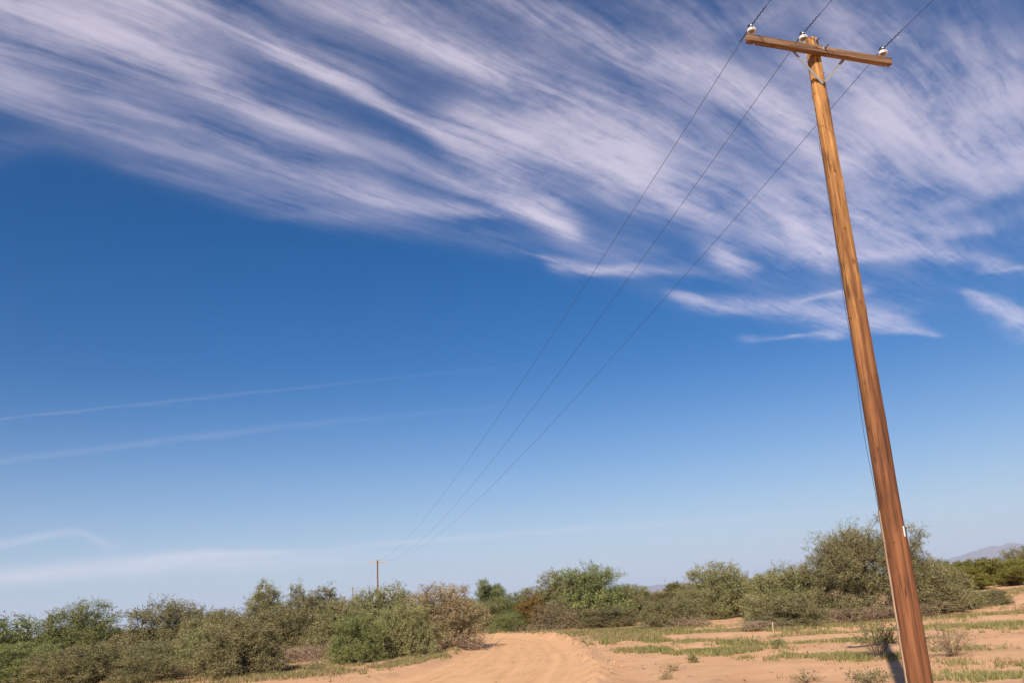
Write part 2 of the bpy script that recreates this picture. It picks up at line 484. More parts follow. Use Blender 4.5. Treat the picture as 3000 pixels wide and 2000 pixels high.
def mat_sand():
    m, N, out = new_mat('sand')
    g = N.new('ShaderNodeNewGeometry')
    P = g.outputs['Position']
    big = N.noise(P, .12, 4, .55)
    mid = N.noise(P, .9, 5, .6)
    fine = N.noise(P, 9.0, 5, .65)
    grit = N.noise(P, 60.0, 3, .6)
    rd = N.new('ShaderNodeAttribute', attribute_name='road').outputs['Fac']
    sand_a = N.mix(N.remap(big, .3, .7), (.50, .275, .142, 1), (.57, .320, .172, 1))
    sand_b = N.mix(N.remap(mid, .35, .7), sand_a, (.63, .375, .212, 1))
    road_c = N.mix(N.remap(mid, .3, .7), (.61, .342, .170, 1), (.69, .405, .215, 1))
    la = N.new('ShaderNodeAttribute', attribute_name='lat').outputs['Fac']
    ar = N.new('ShaderNodeAttribute', attribute_name='arc').outputs['Fac']
    wheel = N.noise(N.comb(N.m('MULTIPLY', la, 2.6), N.m('MULTIPLY', ar, .11), 0), 1.0, 4, .6)
    tread = N.noise(N.comb(N.m('MULTIPLY', la, 9.0), N.m('MULTIPLY', ar, .30), 4.0), 1.0, 3, .6)
    road_c = N.mix(N.m('MULTIPLY', N.remap(wheel, .50, .72), .6), road_c, (.52, .290, .138, 1))
    road_c = N.mix(N.m('MULTIPLY', N.remap(tread, .56, .68), .5), road_c, (.46, .26, .12, 1))
    c = N.mix(rd, sand_b, road_c)
    # dark specks of litter and gravel off the track
    vo = N.new('ShaderNodeTexVoronoi'); N.put(vo.inputs['Vector'], P); vo.inputs['Scale'].default_value = 5.5
    speck = N.m('MULTIPLY', N.remap(vo.outputs['Distance'], .10, .16, 1, 0), N.remap(N.noise(P, .55, 3, .6), .52, .62))
    speck = N.m('MULTIPLY', speck, N.m('SUBTRACT', 1.0, N.m('MULTIPLY', rd, .9)))
    c = N.mix(N.m('MULTIPLY', speck, .6), c, (.20, .12, .075, 1))
    # plant litter where the scrub stands
    lit = N.m('MULTIPLY', N.remap(N.noise(P, .35, 4, .6), .54, .66), N.m('SUBTRACT', 1.0, rd))
    lit = N.m('MULTIPLY', lit, N.remap(fine, .4, .62))
    c = N.mix(N.m('MULTIPLY', lit, .55), c, (.30, .205, .12, 1))
    # scrub colour takes over far away, where single plants can no longer be told apart
    sx, sy, sz = N.sep(P)
    dist = N.m('SQRT', N.m('ADD', N.m('MULTIPLY', sx, sx), N.m('MULTIPLY', sy, sy)))
    far = N.m('MULTIPLY', N.remap(dist, 90, 260), N.remap(N.noise(P, .05, 3, .6), .35, .5))
    c = N.mix(N.m('MULTIPLY', far, .8), c, (.12, .125, .06, 1))
    h = N.m('ADD', N.m('MULTIPLY', fine, .7), N.m('MULTIPLY', grit, .3))
    h = N.m('ADD', h, N.m('MULTIPLY', rd, N.m('ADD', N.m('MULTIPLY', wheel, .4), N.m('MULTIPLY', tread, .35))))
    bsdf(N, out, c, .95, .1, bump(N, h, .06, .6))
    return m

def mat_leaf(name, dark, light, warm, transl=.22):
    m, N, out = new_mat(name)
    tint = N.new('ShaderNodeAttribute', attribute_name='tint').outputs['Fac']
    oi = N.new('ShaderNodeObjectInfo')
    c = N.mix(N.remap(tint, 0, .75), (*dark, 1), (*light, 1))
    c = N.mix(N.remap(tint, .72, 1.0), c, (*warm, 1))
    hs = N.new('ShaderNodeHueSaturation')
    N.put(hs.inputs['Hue'], N.remap(oi.outputs['Random'], 0, 1, .488, .512))
    N.put(hs.inputs['Value'], N.remap(oi.outputs['Random'], 0, 1, .86, 1.14))
    N.put(hs.inputs['Color'], c)
    d = N.new('ShaderNodeBsdfPrincipled')
    N.put(d.inputs['Base Color'], hs.outputs[0]); d.inputs['Roughness'].default_value = .62
    d.inputs['Specular IOR Level'].default_value = .25
    t = N.new('ShaderNodeBsdfTranslucent'); N.put(t.inputs['Color'], hs.outputs[0])
    mx = N.new('ShaderNodeMixShader'); mx.inputs[0].default_value = transl
    N.t.links.new(d.outputs[0], mx.inputs[1]); N.t.links.new(t.outputs[0], mx.inputs[2])
    N.t.links.new(mx.outputs[0], out.inputs[0])
    return m

def mat_bark(name, a, b):
    m, N, out = new_mat(name)
    tc = N.new('ShaderNodeTexCoord')
    n = N.noise(tc.outputs['Object'], 14, 4, .6)
    bsdf(N, out, N.mix(N.remap(n, .3, .7), (*a, 1), (*b, 1)), .9, .15, bump(N, n, .01, .6))
    return m

M_SAND = mat_sand()
M_BARK = mat_bark('bark', (.055, .04, .03), (.12, .09, .07))
M_TWIG = mat_bark('dry_twig', (.20, .135, .090), (.38, .275, .185))
M_MESQ = mat_leaf('mesquite_leaf', (.125, .120, .046), (.320, .285, .125), (.44, .335, .160))
M_MESQ2 = mat_leaf('mesquite_leaf_green', (.100, .125, .038), (.265, .275, .092), (.37, .31, .12))
M_TAN = mat_leaf('dried_leaf', (.22, .165, .080), (.45, .345, .175), (.55, .39, .21))
M_RUST = mat_leaf('russet_leaf', (.18, .13, .070), (.29, .21, .12), (.37, .20, .11))
M_CREO = mat_leaf('creosote_leaf', (.10, .100, .020), (.25, .225, .045), (.34, .235, .055))
M_CREO2 = mat_leaf('creosote_leaf_brown', (.14, .085, .020), (.25, .155, .036), (.30, .16, .038))
M_PALO = mat_leaf('palo_verde_leaf', (.12, .155, .055), (.25, .285, .11), (.31, .31, .125))
M_GRASS = mat_leaf('grass_blade', (.15, .150, .048), (.31, .275, .10), (.44, .325, .15), .3)
M_STRAW = mat_leaf('straw_blade', (.25, .19, .085), (.42, .32, .155), (.52, .37, .19), .25)

# ------------------------------------------------------------------ ground sheet
def build_ground():
    ang = np.concatenate([np.linspace(-180, -46, 50)[:-1], np.arange(-46, 46, .23), np.linspace(46, 180, 50)])
    ang = np.radians(ang[:-1])          # wraps round
    R = [0.0, 1.2, 3.0, 5.0, 7.0, 8.0]
    r = 8.6
    while r < 75: R.append(r); r *= 1.0062
    while r < 400: R.append(r); r *= 1.03
    while r < 26000: R.append(r); r *= 1.18
    R = np.array(R)
    A, RR = np.meshgrid(ang, R[1:])
    X, Y = np.sin(A) * RR, np.cos(A) * RR
    Z = height(X, Y)
    V = np.concatenate([[[0, 0, gz_at(0, 0)]], np.stack([X, Y, Z], -1).reshape(-1, 3)])
    na, nr = len(ang), len(R) - 1
    k = np.arange(na); k2 = (k + 1) % na
    tri = np.stack([np.zeros(na, int), 1 + k2, 1 + k], 1)
    quads = []
    for i in range(nr - 1):
        o, o2 = 1 + i * na, 1 + (i + 1) * na
        quads.append(np.stack([o + k, o + k2, o2 + k2, o2 + k], 1))
    quads = np.concatenate(quads)
    loops = np.concatenate([tri.ravel(), quads.ravel()])
    sizes = np.concatenate([np.full(len(tri), 3), np.full(len(quads), 4)])
    me = make_mesh('ground', V, loops, sizes, smooth=True)
    lat, hw, arc = road_coords(V[:, 0], V[:, 1])
    q = np.abs(lat) / hw + .12 * fbm(V[:, 0] * .8, V[:, 1] * .8, 77, 3)
    at = me.attributes.new('road', 'FLOAT', 'POINT')
    at.data.foreach_set('value', (sstep(1.1, .85, q) * sstep(80, 60, np.hypot(V[:, 0], V[:, 1]))).astype(np.float32))
    for nm, val in (('lat', lat), ('arc', arc)):
        q2 = me.attributes.new(nm, 'FLOAT', 'POINT'); q2.data.foreach_set('value', val.astype(np.float32))
    o = link('ground', me, M_SAND)
    tag(o, 'pale orange desert sand with a curving dirt track', 'ground', kind='structure')
    return o
build_ground()

# ------------------------------------------------------------------ utility poles
def mat_wood(name, top_a, top_b, low_a, low_b, length, axis_z=True, crack=.6, knots=True):
    m, N, out = new_mat(name)
    tc = N.new('ShaderNodeTexCoord')
    x, y, z = N.sep(tc.outputs['Object'])
    if not axis_z:
        x, y, z = y, z, x
    a = N.m('MULTIPLY', x, 1.0); b = N.m('MULTIPLY', y, 1.0)
    wob = N.noise(N.comb(a, b, N.m('MULTIPLY', z, .6)), 2.2, 2, .5)
    grain = N.noise(N.comb(N.m('ADD', a, N.m('MULTIPLY', wob, .02)), b, N.m('MULTIPLY', z, .035)), 46, 5, .62)
    streak = N.noise(N.comb(a, b, N.m('MULTIPLY', z, .05)), 15, 4, .6)
    broad = N.noise(N.comb(a, b, N.m('MULTIPLY', z, .16)), 5.0, 3, .55)
    hgt = N.remap(N.m('ADD', z, N.m('MULTIPLY', N.m('SUBTRACT', broad, .5), 2.0)), length * .30, length * .75, 0, 1, True)
    ca_ = N.mix(hgt, (*low_a, 1), (*top_a, 1)); cb_ = N.mix(hgt, (*low_b, 1), (*top_b, 1))
    c = N.mix(N.remap(streak, .38, .62), ca_, cb_)
    c = N.mix(N.m('MULTIPLY', N.remap(broad, .5, .75), .45), c, (*[q * .55 for q in low_a], 1))
    c = N.mix(N.m('MULTIPLY', N.remap(grain, .44, .30), crack), c, (.035, .02, .013, 1))
    ck = N.noise(N.comb(N.m('ADD', a, N.m('MULTIPLY', wob, .03)), b, N.m('MULTIPLY', z, .03)), 11, 2, .5)
    ckm = N.noise(N.comb(a, b, N.m('MULTIPLY', z, .5)), 3.0, 2, .5)
    line = N.m('MULTIPLY', N.remap(N.m('ABSOLUTE', N.m('SUBTRACT', ck, .5)), .003, .013, 1, 0), N.remap(ckm, .44, .60))
    c = N.mix(N.m('MULTIPLY', line, crack), c, (.03, .017, .012, 1))
    c = N.mix(N.m('MULTIPLY', N.remap(ckm, .52, .70), .5), c, (*[q * .62 for q in low_a], 1))
    h = N.m('ADD', N.m('MULTIPLY', grain, .6), N.m('MULTIPLY', streak, .4))
    h = N.m('SUBTRACT', h, N.m('MULTIPLY', line, .5))
    if knots:
        vo = N.new('ShaderNodeTexVoronoi'); vo.inputs['Scale'].default_value = 1.0
        N.put(vo.inputs['Vector'], N.comb(N.m('MULTIPLY', x, 8), N.m('MULTIPLY', y, 8), N.m('MULTIPLY', z, 3.6)))
        k = N.remap(vo.outputs['Distance'], .10, .26, 1, 0, True)
        pick = N.remap(N.sep(vo.outputs['Color'])[0], .62, .70)
        k = N.m('MULTIPLY', k, pick)
        c = N.mix(N.m('MULTIPLY', k, .75), c, (.10, .045, .02, 1))
        # small dark climber's gaff marks and nail holes
        v2 = N.new('ShaderNodeTexVoronoi'); v2.inputs['Scale'].default_value = 1.0
        N.put(v2.inputs['Vector'], N.comb(N.m('MULTIPLY', x, 14), N.m('MULTIPLY', y, 14), N.m('MULTIPLY', z, 7)))
        hole = N.m('MULTIPLY', N.remap(v2.outputs['Distance'], .10, .14, 1, 0), N.remap(N.sep(v2.outputs['Color'])[1], .66, .70))
        c = N.mix(N.m('MULTIPLY', hole, .9), c, (.018, .012, .01, 1))
        h = N.m('SUBTRACT', h, N.m('MULTIPLY', hole, .6))
    bsdf(N, out, c, .82, .2, bump(N, h, .012, 1.0))
    return m

M_POLE = mat_wood('weathered_pole_wood', (.20, .082, .028), (.54, .270, .090), (.135, .052, .024), (.25, .100, .043), 9.4, True, .8)
M_POLE2 = mat_wood('brown_pole_wood', (.17, .080, .038), (.24, .115, .052), (.15, .068, .032), (.20, .092, .045), 9.4)
M_ARM = mat_wood('crossarm_wood', (.145, .078, .042), (.34, .20, .115), (.145, .078, .042), (.34, .20, .115), 50, False, .85, True)
M_ARM_PALE = mat_wood('pale_crossarm_wood', (.42, .29, .18), (.54, .38, .24), (.42, .29, .18), (.54, .38, .24), 50, False, .2, False)
M_STRIP = mat_wood('grey_moulding_wood', (.28, .185, .12), (.40, .28, .185), (.28, .185, .12), (.40, .28, .185), 50, True, .5, False)

def mat_simple(name, col, rough, metal=0.0, spec=.5, var=.15, scale=30):
    m, N, out = new_mat(name)
    tc = N.new('ShaderNodeTexCoord')
    n = N.noise(tc.outputs['Object'], scale, 4, .6)
    c = N.mix(N.remap(n, .3, .7), (*[q * (1 - var) for q in col], 1), (*[min(1, q * (1 + var)) for q in col], 1))
    bsdf(N, out, c, rough, spec, None, metal)
    return m
M_GALV = mat_simple('galvanised_steel', (.30, .30, .30), .6, .3)
M_RUSTY = mat_simple('dark_bolt_steel', (.13, .10, .085), .6, .5)
M_PORC = mat_simple('white_porcelain', (.80, .79, .75), .22, 0, .6, .05)
M_PORC_IN = mat_simple('porcelain_inside', (.30, .26, .22), .6, 0, .3, .1)
M_WIRE = mat_simple('dark_conductor', (.055, .05, .055), .6, .2)
M_TIE = mat_simple('black_tie_wire', (.02, .018, .018), .6)
M_TAG = mat_simple('white_tag', (.72, .74, .78), .4, 0, .5, .06)

POLE_L = 9.385
def pole_r(z):
    return np.interp(z, [-.5, 0, .5, 9.4], [.150, .147, .141, .0955])

def build_shaft(detail=True, seed=4):
    rng = np.random.default_rng(seed)
    na, nz = (80, 330) if detail else (20, 30)
    zs = np.concatenate([np.linspace(-.35, POLE_L - .012, nz), [POLE_L]])
    th = np.linspace(0, 2 * math.pi, na, endpoint=False)
    T, Z = np.meshgrid(th, zs)
    R = pole_r(Z)
    if detail:
        cx, sx = np.cos(T) * 3, np.sin(T) * 3
        R = R * (1 + .03 * (vnoise(cx + 9 + Z * .25, sx + Z * .2, 51) - .5) + .022 * (vnoise(cx * 2.2 + 5, sx * 2.2 + Z * .8, 52) - .5))
        R = R - .0035 * np.clip(vnoise(T * 9.0, Z * .35, 53) - .55, 0, 1) / .45
        for _ in range(110):     # knots, dents and torn fibres
            t0, z0 = rng.uniform(-math.pi, math.pi), rng.uniform(.2, 9.2) if rng.random() < .4 else rng.uniform(4.5, 9.2)
            dd = np.angle(np.exp(1j * (T - t0)))
            R = R + rng.choice([-1, 1, 1]) * rng.uniform(.003, .010) * np.exp(-(dd / rng.uniform(.12, .3)) ** 2 - ((Z - z0) / rng.uniform(.02, .07)) ** 2)
        # long drying checks (splits); angle -90deg faces the camera side of the arm
        for (t0, z0, z1, dep, wd, dr) in ((-1.75, -.3, 2.6, .020, .060, .035), (-1.92, 3.3, 5.6, .016, .05, -.03),
                                          (-2.05, 6.0, 8.2, .014, .05, .04), (-2.5, 1.0, 3.4, .012, .05, .02), (-1.3, 4.2, 7.2, .010, .05, -.02), (.8, .5, 5, .015, .06, .03)):
            tt = t0 + dr * (Z - z0) + .05 * (vnoise(Z * 1.6, Z * 0, 60) - .5)
            dd = np.angle(np.exp(1j * (T - tt)))
            env = sstep(z0, z0 + .4, Z) * sstep(z1, z1 - .5, Z)
            R = R - dep * env * np.exp(-(dd / wd) ** 2)
        # a slab of sapwood broken away on the right edge above shoulder height
        dd = np.angle(np.exp(1j * (T - (-.62))))
        R = R - .010 * np.exp(-(dd / .35) ** 2) * sstep(2.16, 2.24, Z) * sstep(3.3, 2.6, Z)
    R[-1] *= .93
    V = np.stack([R * np.cos(T), R * np.sin(T), Z], -1)
    if detail:
        V[-1, :, 2] += .012 * (rng.random(na) - .5)
    n1 = len(zs)
    k = np.arange(na); k2 = (k + 1) % na
    q = np.concatenate([np.stack([i * na + k, i * na + k2, (i + 1) * na + k2, (i + 1) * na + k], 1) for i in range(n1 - 1)])
    loops = np.concatenate([q.ravel(), (n1 - 1) * na + k])
    sizes = np.concatenate([np.full(len(q), 4), [na]])
    return make_mesh('pole_shaft', V.reshape(-1, 3), loops, sizes, smooth=True)

LEFT_TURN = -.50         # ground wire and its cover run down the west side of the pole
ARM_Z = 9.075
ARM_Y = -.157            # the arm sits on the face of the pole that looks back along the line
INS_X = (-1.115, 1.125)

def insulator_mesh():
    p = [(.010, .0), (.022, .006), (.024, .03), (.038, .034), (.040, .012), (.047, .004), (.058, .002), (.064, .012), (.063, .030), (.050, .045), (.038, .052),
         (.030, .058), (.029, .066), (.034, .072), (.036, .080), (.028, .090), (.012, .094), (.0005, .095)]
    b = MB(); b.lathe([(r * 1.02, z * 1.3) for r, z in p], 28)
    return b.mesh('insulator', True)

def fill_insulator(parent, x, y, z, with_bottom_nut=True, pin_len=.12):
    ins = link('insulator', ME_INS, None, parent)
    if not len(ME_INS.materials): ME_INS.materials.append(M_PORC)
    ins.location = (x, y, z)
    c = MB(); c.tube([(0, 0, .0), (0, 0, .030)], .0235, 14); cv = link('socket', c.mesh('socket'), M_PORC_IN, ins)
    t = MB()
    for k in range(2):
        pts = [(.033 * math.cos(a), .033 * math.sin(a), .080 + .007 * k + .002 * math.sin(3 * a)) for a in np.linspace(0, 2 * math.pi, 15)]
        t.tube(pts, .006, 6)
    t.tube([(-.038, -.03, .096), (-.036, .0, .118), (-.03, .03, .10)], .010, 6)
    t.tube([(.0, -.035, .095), (.012, 0, .118), (.02, .03, .098)], .009, 6)
    link('tie', t.mesh('tie'), M_TIE, ins)
    pn = MB(); pn.tube([(x, y, z - pin_len), (x, y, z + .01)], .0095, 10)
    link('pin', pn.mesh('pin'), M_GALV, parent)
    return ins
ME_INS = insulator_mesh()

def plate(parent, name, cx, cy, cz, sz, bolt=.06, tilt=0.0):
    b = MB(); b.box(-sz, sz, -.005, .005, -sz, sz, .003)
    o = link(name, b.mesh(name), M_GALV, parent); o.location = (cx, cy, cz); o.rotation_euler = (0, tilt, 0)
    t = MB(); t.tube([(0, 0, 0), (.004, -bolt, .006)], .0085, 8); t.tube([(0, -.004, 0), (0, -.022, 0)], .017, 6)
    link('bolt', t.mesh('bolt'), M_RUSTY, o)
    return o

def build_pole_details(root, near):
    sh = link('shaft', build_shaft(near), M_POLE if near else M_POLE2, root)
    b = MB(); b.box(-1.22, 1.22, -.0475, .0475, -.058, .058, .008)
    me = b.mesh('crossarm')
    arm = link('crossarm', me, M_ARM if near else M_ARM_PALE, root); arm.location = (0, ARM_Y, ARM_Z)
    for sx in (-1, 1):
        b = MB()
        p0, p1 = np.array([sx * .44, ARM_Y + .053, ARM_Z - .03]), np.array([sx * .004, -.106, ARM_Z - .54])
        d = p1 - p0; L = np.linalg.norm(d); d /= L
        nrm = np.array([0, 1, 0]); w = np.cross(d, nrm); w /= np.linalg.norm(w); nn = np.cross(w, d)
        prof = [(-.021, -.003), (.021, -.003), (.021, .003), (-.021, .003)]
        off = nn * (.0035 * sx)
        V = [p + w * a + nn * c + off for p in (p0, p1) for a, c in prof]
        b.add(V, [(0, 1, 5, 4), (1, 2, 6, 5), (2, 3, 7, 6), (3, 0, 4, 7), (3, 2, 1, 0), (4, 5, 6, 7)])
        br = link('brace', b.mesh('brace'), M_GALV, root)
        t = MB(); t.tube([p0 + (0, .012, 0), p0 + (0, -.02, 0)], .011, 6)
        link('bolt', t.mesh('bolt'), M_RUSTY, br)
    for x in INS_X:
        fill_insulator(root, x, ARM_Y, ARM_Z + .058 + .072, pin_len=.09)
        if near:
            t = MB(); t.tube([(x, ARM_Y, ARM_Z - .05), (x, ARM_Y, ARM_Z - .095)], .008, 8); t.tube([(x, ARM_Y, ARM_Z - .059), (x, ARM_Y, ARM_Z - .072)], .017, 6)
            link('pin_nut', t.mesh('pin_nut'), M_GALV, root)
    # pole-top pin on its bracket
    fill_insulator(root, -.098, .035, POLE_L + .025, pin_len=.32)
    if not near:
        return
    t = MB(); t.box(-.016, .016, -.004, .004, -.17, .17, .002)
    k = link('pin_bracket', t.mesh('pin_bracket'), M_GALV, root); k.location = (-.094, .030, POLE_L - .20); k.rotation_euler = (0, 0, math.pi / 2.6)
    plate(root, 'washer_plate', .018, -.098, POLE_L - .085, .034, .07, .05)
    plate(root, 'washer_plate', .040, -.100, ARM_Z + .095, .030, .07, -.2)
    plate(root, 'washer_plate', .045, ARM_Y - .054, ARM_Z + .012, .030, .085, .0)
    for (x, z) in ((-.98, .012), (-.44, .018), (.40, .014), (.985, .01)):
        t = MB(); t.tube([(x, ARM_Y - .044, ARM_Z + z), (x, ARM_Y - .0515, ARM_Z + z)], .010, 8)
        link('bolt', t.mesh('bolt'), M_RUSTY, root)
    t = MB(); t.tube([(.002, -.10, ARM_Z - .54), (.002, -.150, ARM_Z - .545)], .012, 8); t.tube([(.002, -.126, ARM_Z - .54), (.002, -.14, ARM_Z - .54)], .021, 6)
    link('bolt', t.mesh('bolt'), M_RUSTY, root)
    t = MB(); t.tube([(.085, .02, ARM_Z - .27), (.130, .02, ARM_Z - .235), (.16, .02, ARM_Z - .222)], [.006, .011, .005], 6)
    link('bolt', t.mesh('bolt'), M_RUSTY, root)
    # ground wire down the left side, then under a wooden moulding
    zz = np.linspace(ARM_Z - 1.0, 2.30, 60)
    sag = [0, .000, .006, .010, .004, .012, .022, .010, .012, .030, .034, .016, .004]
    bul = np.interp(np.linspace(0, 1, 60), np.linspace(0, 1, len(sag)), sag)
    pts = [(-(pole_r(z) + .004 + bb), -.012, z) for z, bb in zip(zz, bul)]
    t = MB(); t.tube(pts, .0032, 6); link('ground_wire', t.mesh('ground_wire'), M_WIRE, root).rotation_euler = (0, 0, LEFT_TURN)
    t = MB(); t.tube([(-.112, -.02, 7.62), (-.135, -.03, 7.55), (-.128, -.03, 7.45), (-.112, -.02, 7.40)], .003, 5)
    link('loose_wire', t.mesh('loose_wire'), M_WIRE, root).rotation_euler = (0, 0, LEFT_TURN)
    b = MB()
    zz = np.linspace(2.40, -.12, 26)
    for i in range(25):
        z0, z1 = zz[i], zz[i + 1]
        r0, r1 = pole_r(z0) - .006, pole_r(z1) - .006
        j0, j1 = .004 * math.sin(i * 1.3), .004 * math.sin((i + 1) * 1.3)
        V = [(-r + d, y + j, z) for (r, z, j) in ((r0, z0, j0), (r1, z1, j1)) for (d, y) in ((0, -.026), (-.019, -.022), (-.019, .020), (0, .024))]
        F = [(0, 1, 5, 4), (1, 2, 6, 5), (2, 3, 7, 6)]
        if i == 0: F.append((3, 2, 1, 0))
        b.add(V, F)
    link('moulding', b.mesh('moulding'), M_STRIP, root).rotation_euler = (0, 0, LEFT_TURN)
    for z in (2.02, 1.02):
        r = pole_r(z)
        t = MB(); t.tube([(-r + .018, -.048, z), (-r - .016, -.030, z + .004), (-r - .0215, 0, z + .006), (-r - .014, .030, z)], .0042, 6)
        link('staple', t.mesh('staple'), M_GALV, root).rotation_euler = (0, 0, LEFT_TURN)
    b = MB(); b.box(-.013, .013, -.002, .002, -.062, .062, .001)
    o = link('tag', b.mesh('tag'), M_TAG, root)
    a = -1.33; r = float(pole_r(2.13)) + .003
    o.location = (r * math.cos(a), r * math.sin(a), 2.135); o.rotation_euler = (0, 0, a + math.pi / 2)
    for (z, a, L, w) in ((4.52, -.62, .22, .010), (2.05, -.70, .30, .018), (4.85, -.65, .10, .008), (7.9, -.62, .10, .012), (7.55, -.7, .07, .010), (6.95, -.62, .05, .01), (7.05, -.6, .06, .012)):
        r = float(pole_r(z)) - .003
        b = MB()
        c_, s2 = math.cos(a), math.sin(a)
        P = np.array([(r * c_, r * s2, z - L / 2), (r * c_ + .004, r * s2, z), ((r + .012) * c_ + .004, r * s2, z + L / 2)])
        tx = np.array([-s2, c_, 0]) * w
        V = [P[0] - tx, P[0] + tx, P[1] + tx, P[1] - tx, P[2], P[0] - tx * .6 - (.012, 0, 0), P[1] - (.012, 0, 0)]
        b.add(V, [(0, 1, 2, 3), (3, 2, 4), (5, 6, 4, 3, 0), (1, 5, 6, 2), (2, 6, 4), (0, 5, 1)])
        link('splinter', b.mesh('splinter'), M_POLE, root)

LINE_DIR = np.array([-.2347, .9721])
LINE_AZ = math.atan2(-LINE_DIR[0], LINE_DIR[1])     # rotation about z that turns +y into the line
POLE_LEAN = Vector((.046, .004, 1.0)).normalized()

def pole_frame(x, y, lean, rz):
    z = gz_at(x, y)
    q = Vector((0, 0, 1)).rotation_difference(lean)
    m = Matrix.Translation((x, y, z)) @ q.to_matrix().to_4x4() @ Matrix.Rotation(rz, 4, 'Z')
    return m

P1 = np.array([4.41, 10.113])
SPAN = 108.0
near_pole = empty('utility_pole', (0, 0, 0))
near_pole.matrix_world = pole_frame(P1[0], P1[1], POLE_LEAN, LINE_AZ + rad(2.3))
near_z0 = 0.0
near_pole.location.z = 0.0          # real butt depth comes from the fit; soil is level with it
build_pole_details(near_pole, True)
tag(near_pole, 'tall leaning orange-brown wooden utility pole with crossarm, nearest of the line', 'utility pole', 'wooden poles of the power line')

far = empty('utility_pole', (0, 0, 0))
build_pole_details(far, False)
poles = [near_pole, far]
pole_mats = [near_pole.matrix_world.copy()]
def copy_tree(o, parent=None):
    c = o.copy(); COL.objects.link(c); c.parent = parent
    for ch in [q for q in bpy.data.objects if q.parent == o]:
        copy_tree(ch, c)
    return c
FAR_SPEC = [(1, math.pi, .006, 'middle-distance wooden utility pole with pale crossarm, rising above the roadside mesquite'),
            (2, math.pi, -.004, 'far wooden utility pole, second smallest of the line, seen over the scrub'),
            (3, math.pi, .004, 'smallest and farthest wooden utility pole, just left of the second smallest')]
P2 = None
for k, turn, ln, lab in FAR_SPEC:
    o = far if k == 1 else copy_tree(far)
    p = np.array(FAR_POS[k - 1])
    M = pole_frame(p[0], p[1], Vector((ln, 0, 1)).normalized(), LINE_AZ + turn)
    M = Matrix.Translation((0, 0, p[2])) @ M      # the ground dips there
    o.matrix_world = M
    tag(o, lab, 'utility pole', 'wooden poles of the power line')
    pole_mats.append(M.copy())

# ------------------------------------------------------------------ conductors
# behind the camera the line goes on to a pole outside the picture
back = Matrix.Translation((P1[0] - LINE_DIR[0] * SPAN, P1[1] - LINE_DIR[1] * SPAN, 0)) @ Matrix.Rotation(LINE_AZ, 4, 'Z')
frames = [back] + pole_mats
WIRE_R = .0042
def att(M, k, flip):
    z = ARM_Z + .130 + .085
    loc = [(INS_X[0] - .034, ARM_Y, z), (-.098 - .034, .035, POLE_L + .110), (INS_X[1] - .034, ARM_Y, z)]
    if flip:
        loc = [(INS_X[1] - .034, ARM_Y, z), (-.098 + .034, .035, POLE_L + .110), (INS_X[0] + .034, ARM_Y, z)]
    return np.array(M @ Vector(loc[k]))
NAMES = ['left-hand black power line running from the near crossarm\'s left end',
         'middle black power line running from the near pole\'s top',
         'right-hand black power line running from the near crossarm\'s right end']
for k in range(3):
    A = [att(M, k, i >= 2) for i, M in enumerate(frames)]
    pts = []
    for i in range(len(A) - 1):
        n = 60
        sag = SAG[k] if i else .9
        for j in range(n):
            f_ = j / n
            if i == 1: f_ = (j / n) ** 1.5
            p = A[i] * (1 - f_) + A[i + 1] * f_
            p[2] -= sag * 4 * f_ * (1 - f_)
            pts.append(p)
    pts.append(A[-1])
    b = MB(); b.tube(pts, WIRE_R, 5)
    w = link('power_line', b.mesh('power_line', True), M_WIRE)
    tag(w, NAMES[k], 'power line', 'conductors of the power line')
    # hand-wrapped tie either side of the near insulator
    a1 = A[1]
    for sgn, L in ((-1, .42), (1, .26)):
        tgt = (A[0] if sgn < 0 else A[2]) - a1
        tgt = tgt / np.linalg.norm(tgt)
        tgt = tgt + np.array([0, 0, -.03 if sgn < 0 else -.02]); 
        side = np.cross(tgt, [0, 0, 1]); side /= np.linalg.norm(side); upv = np.cross(side, tgt)
        ph = np.linspace(0, 11 * math.pi, 70)
        q = [a1 + tgt * (.02 + L * f_) + (side * math.cos(t) + upv * math.sin(t)) * .010 for t, f_ in zip(ph, np.linspace(0, 1, 70))]
        e = q[-1] + tgt * .03 + upv * .025
        b = MB(); b.tube(q + [e], .0055, 5)
        link('tie_wrap', b.mesh('tie_wrap'), M_TIE, w)

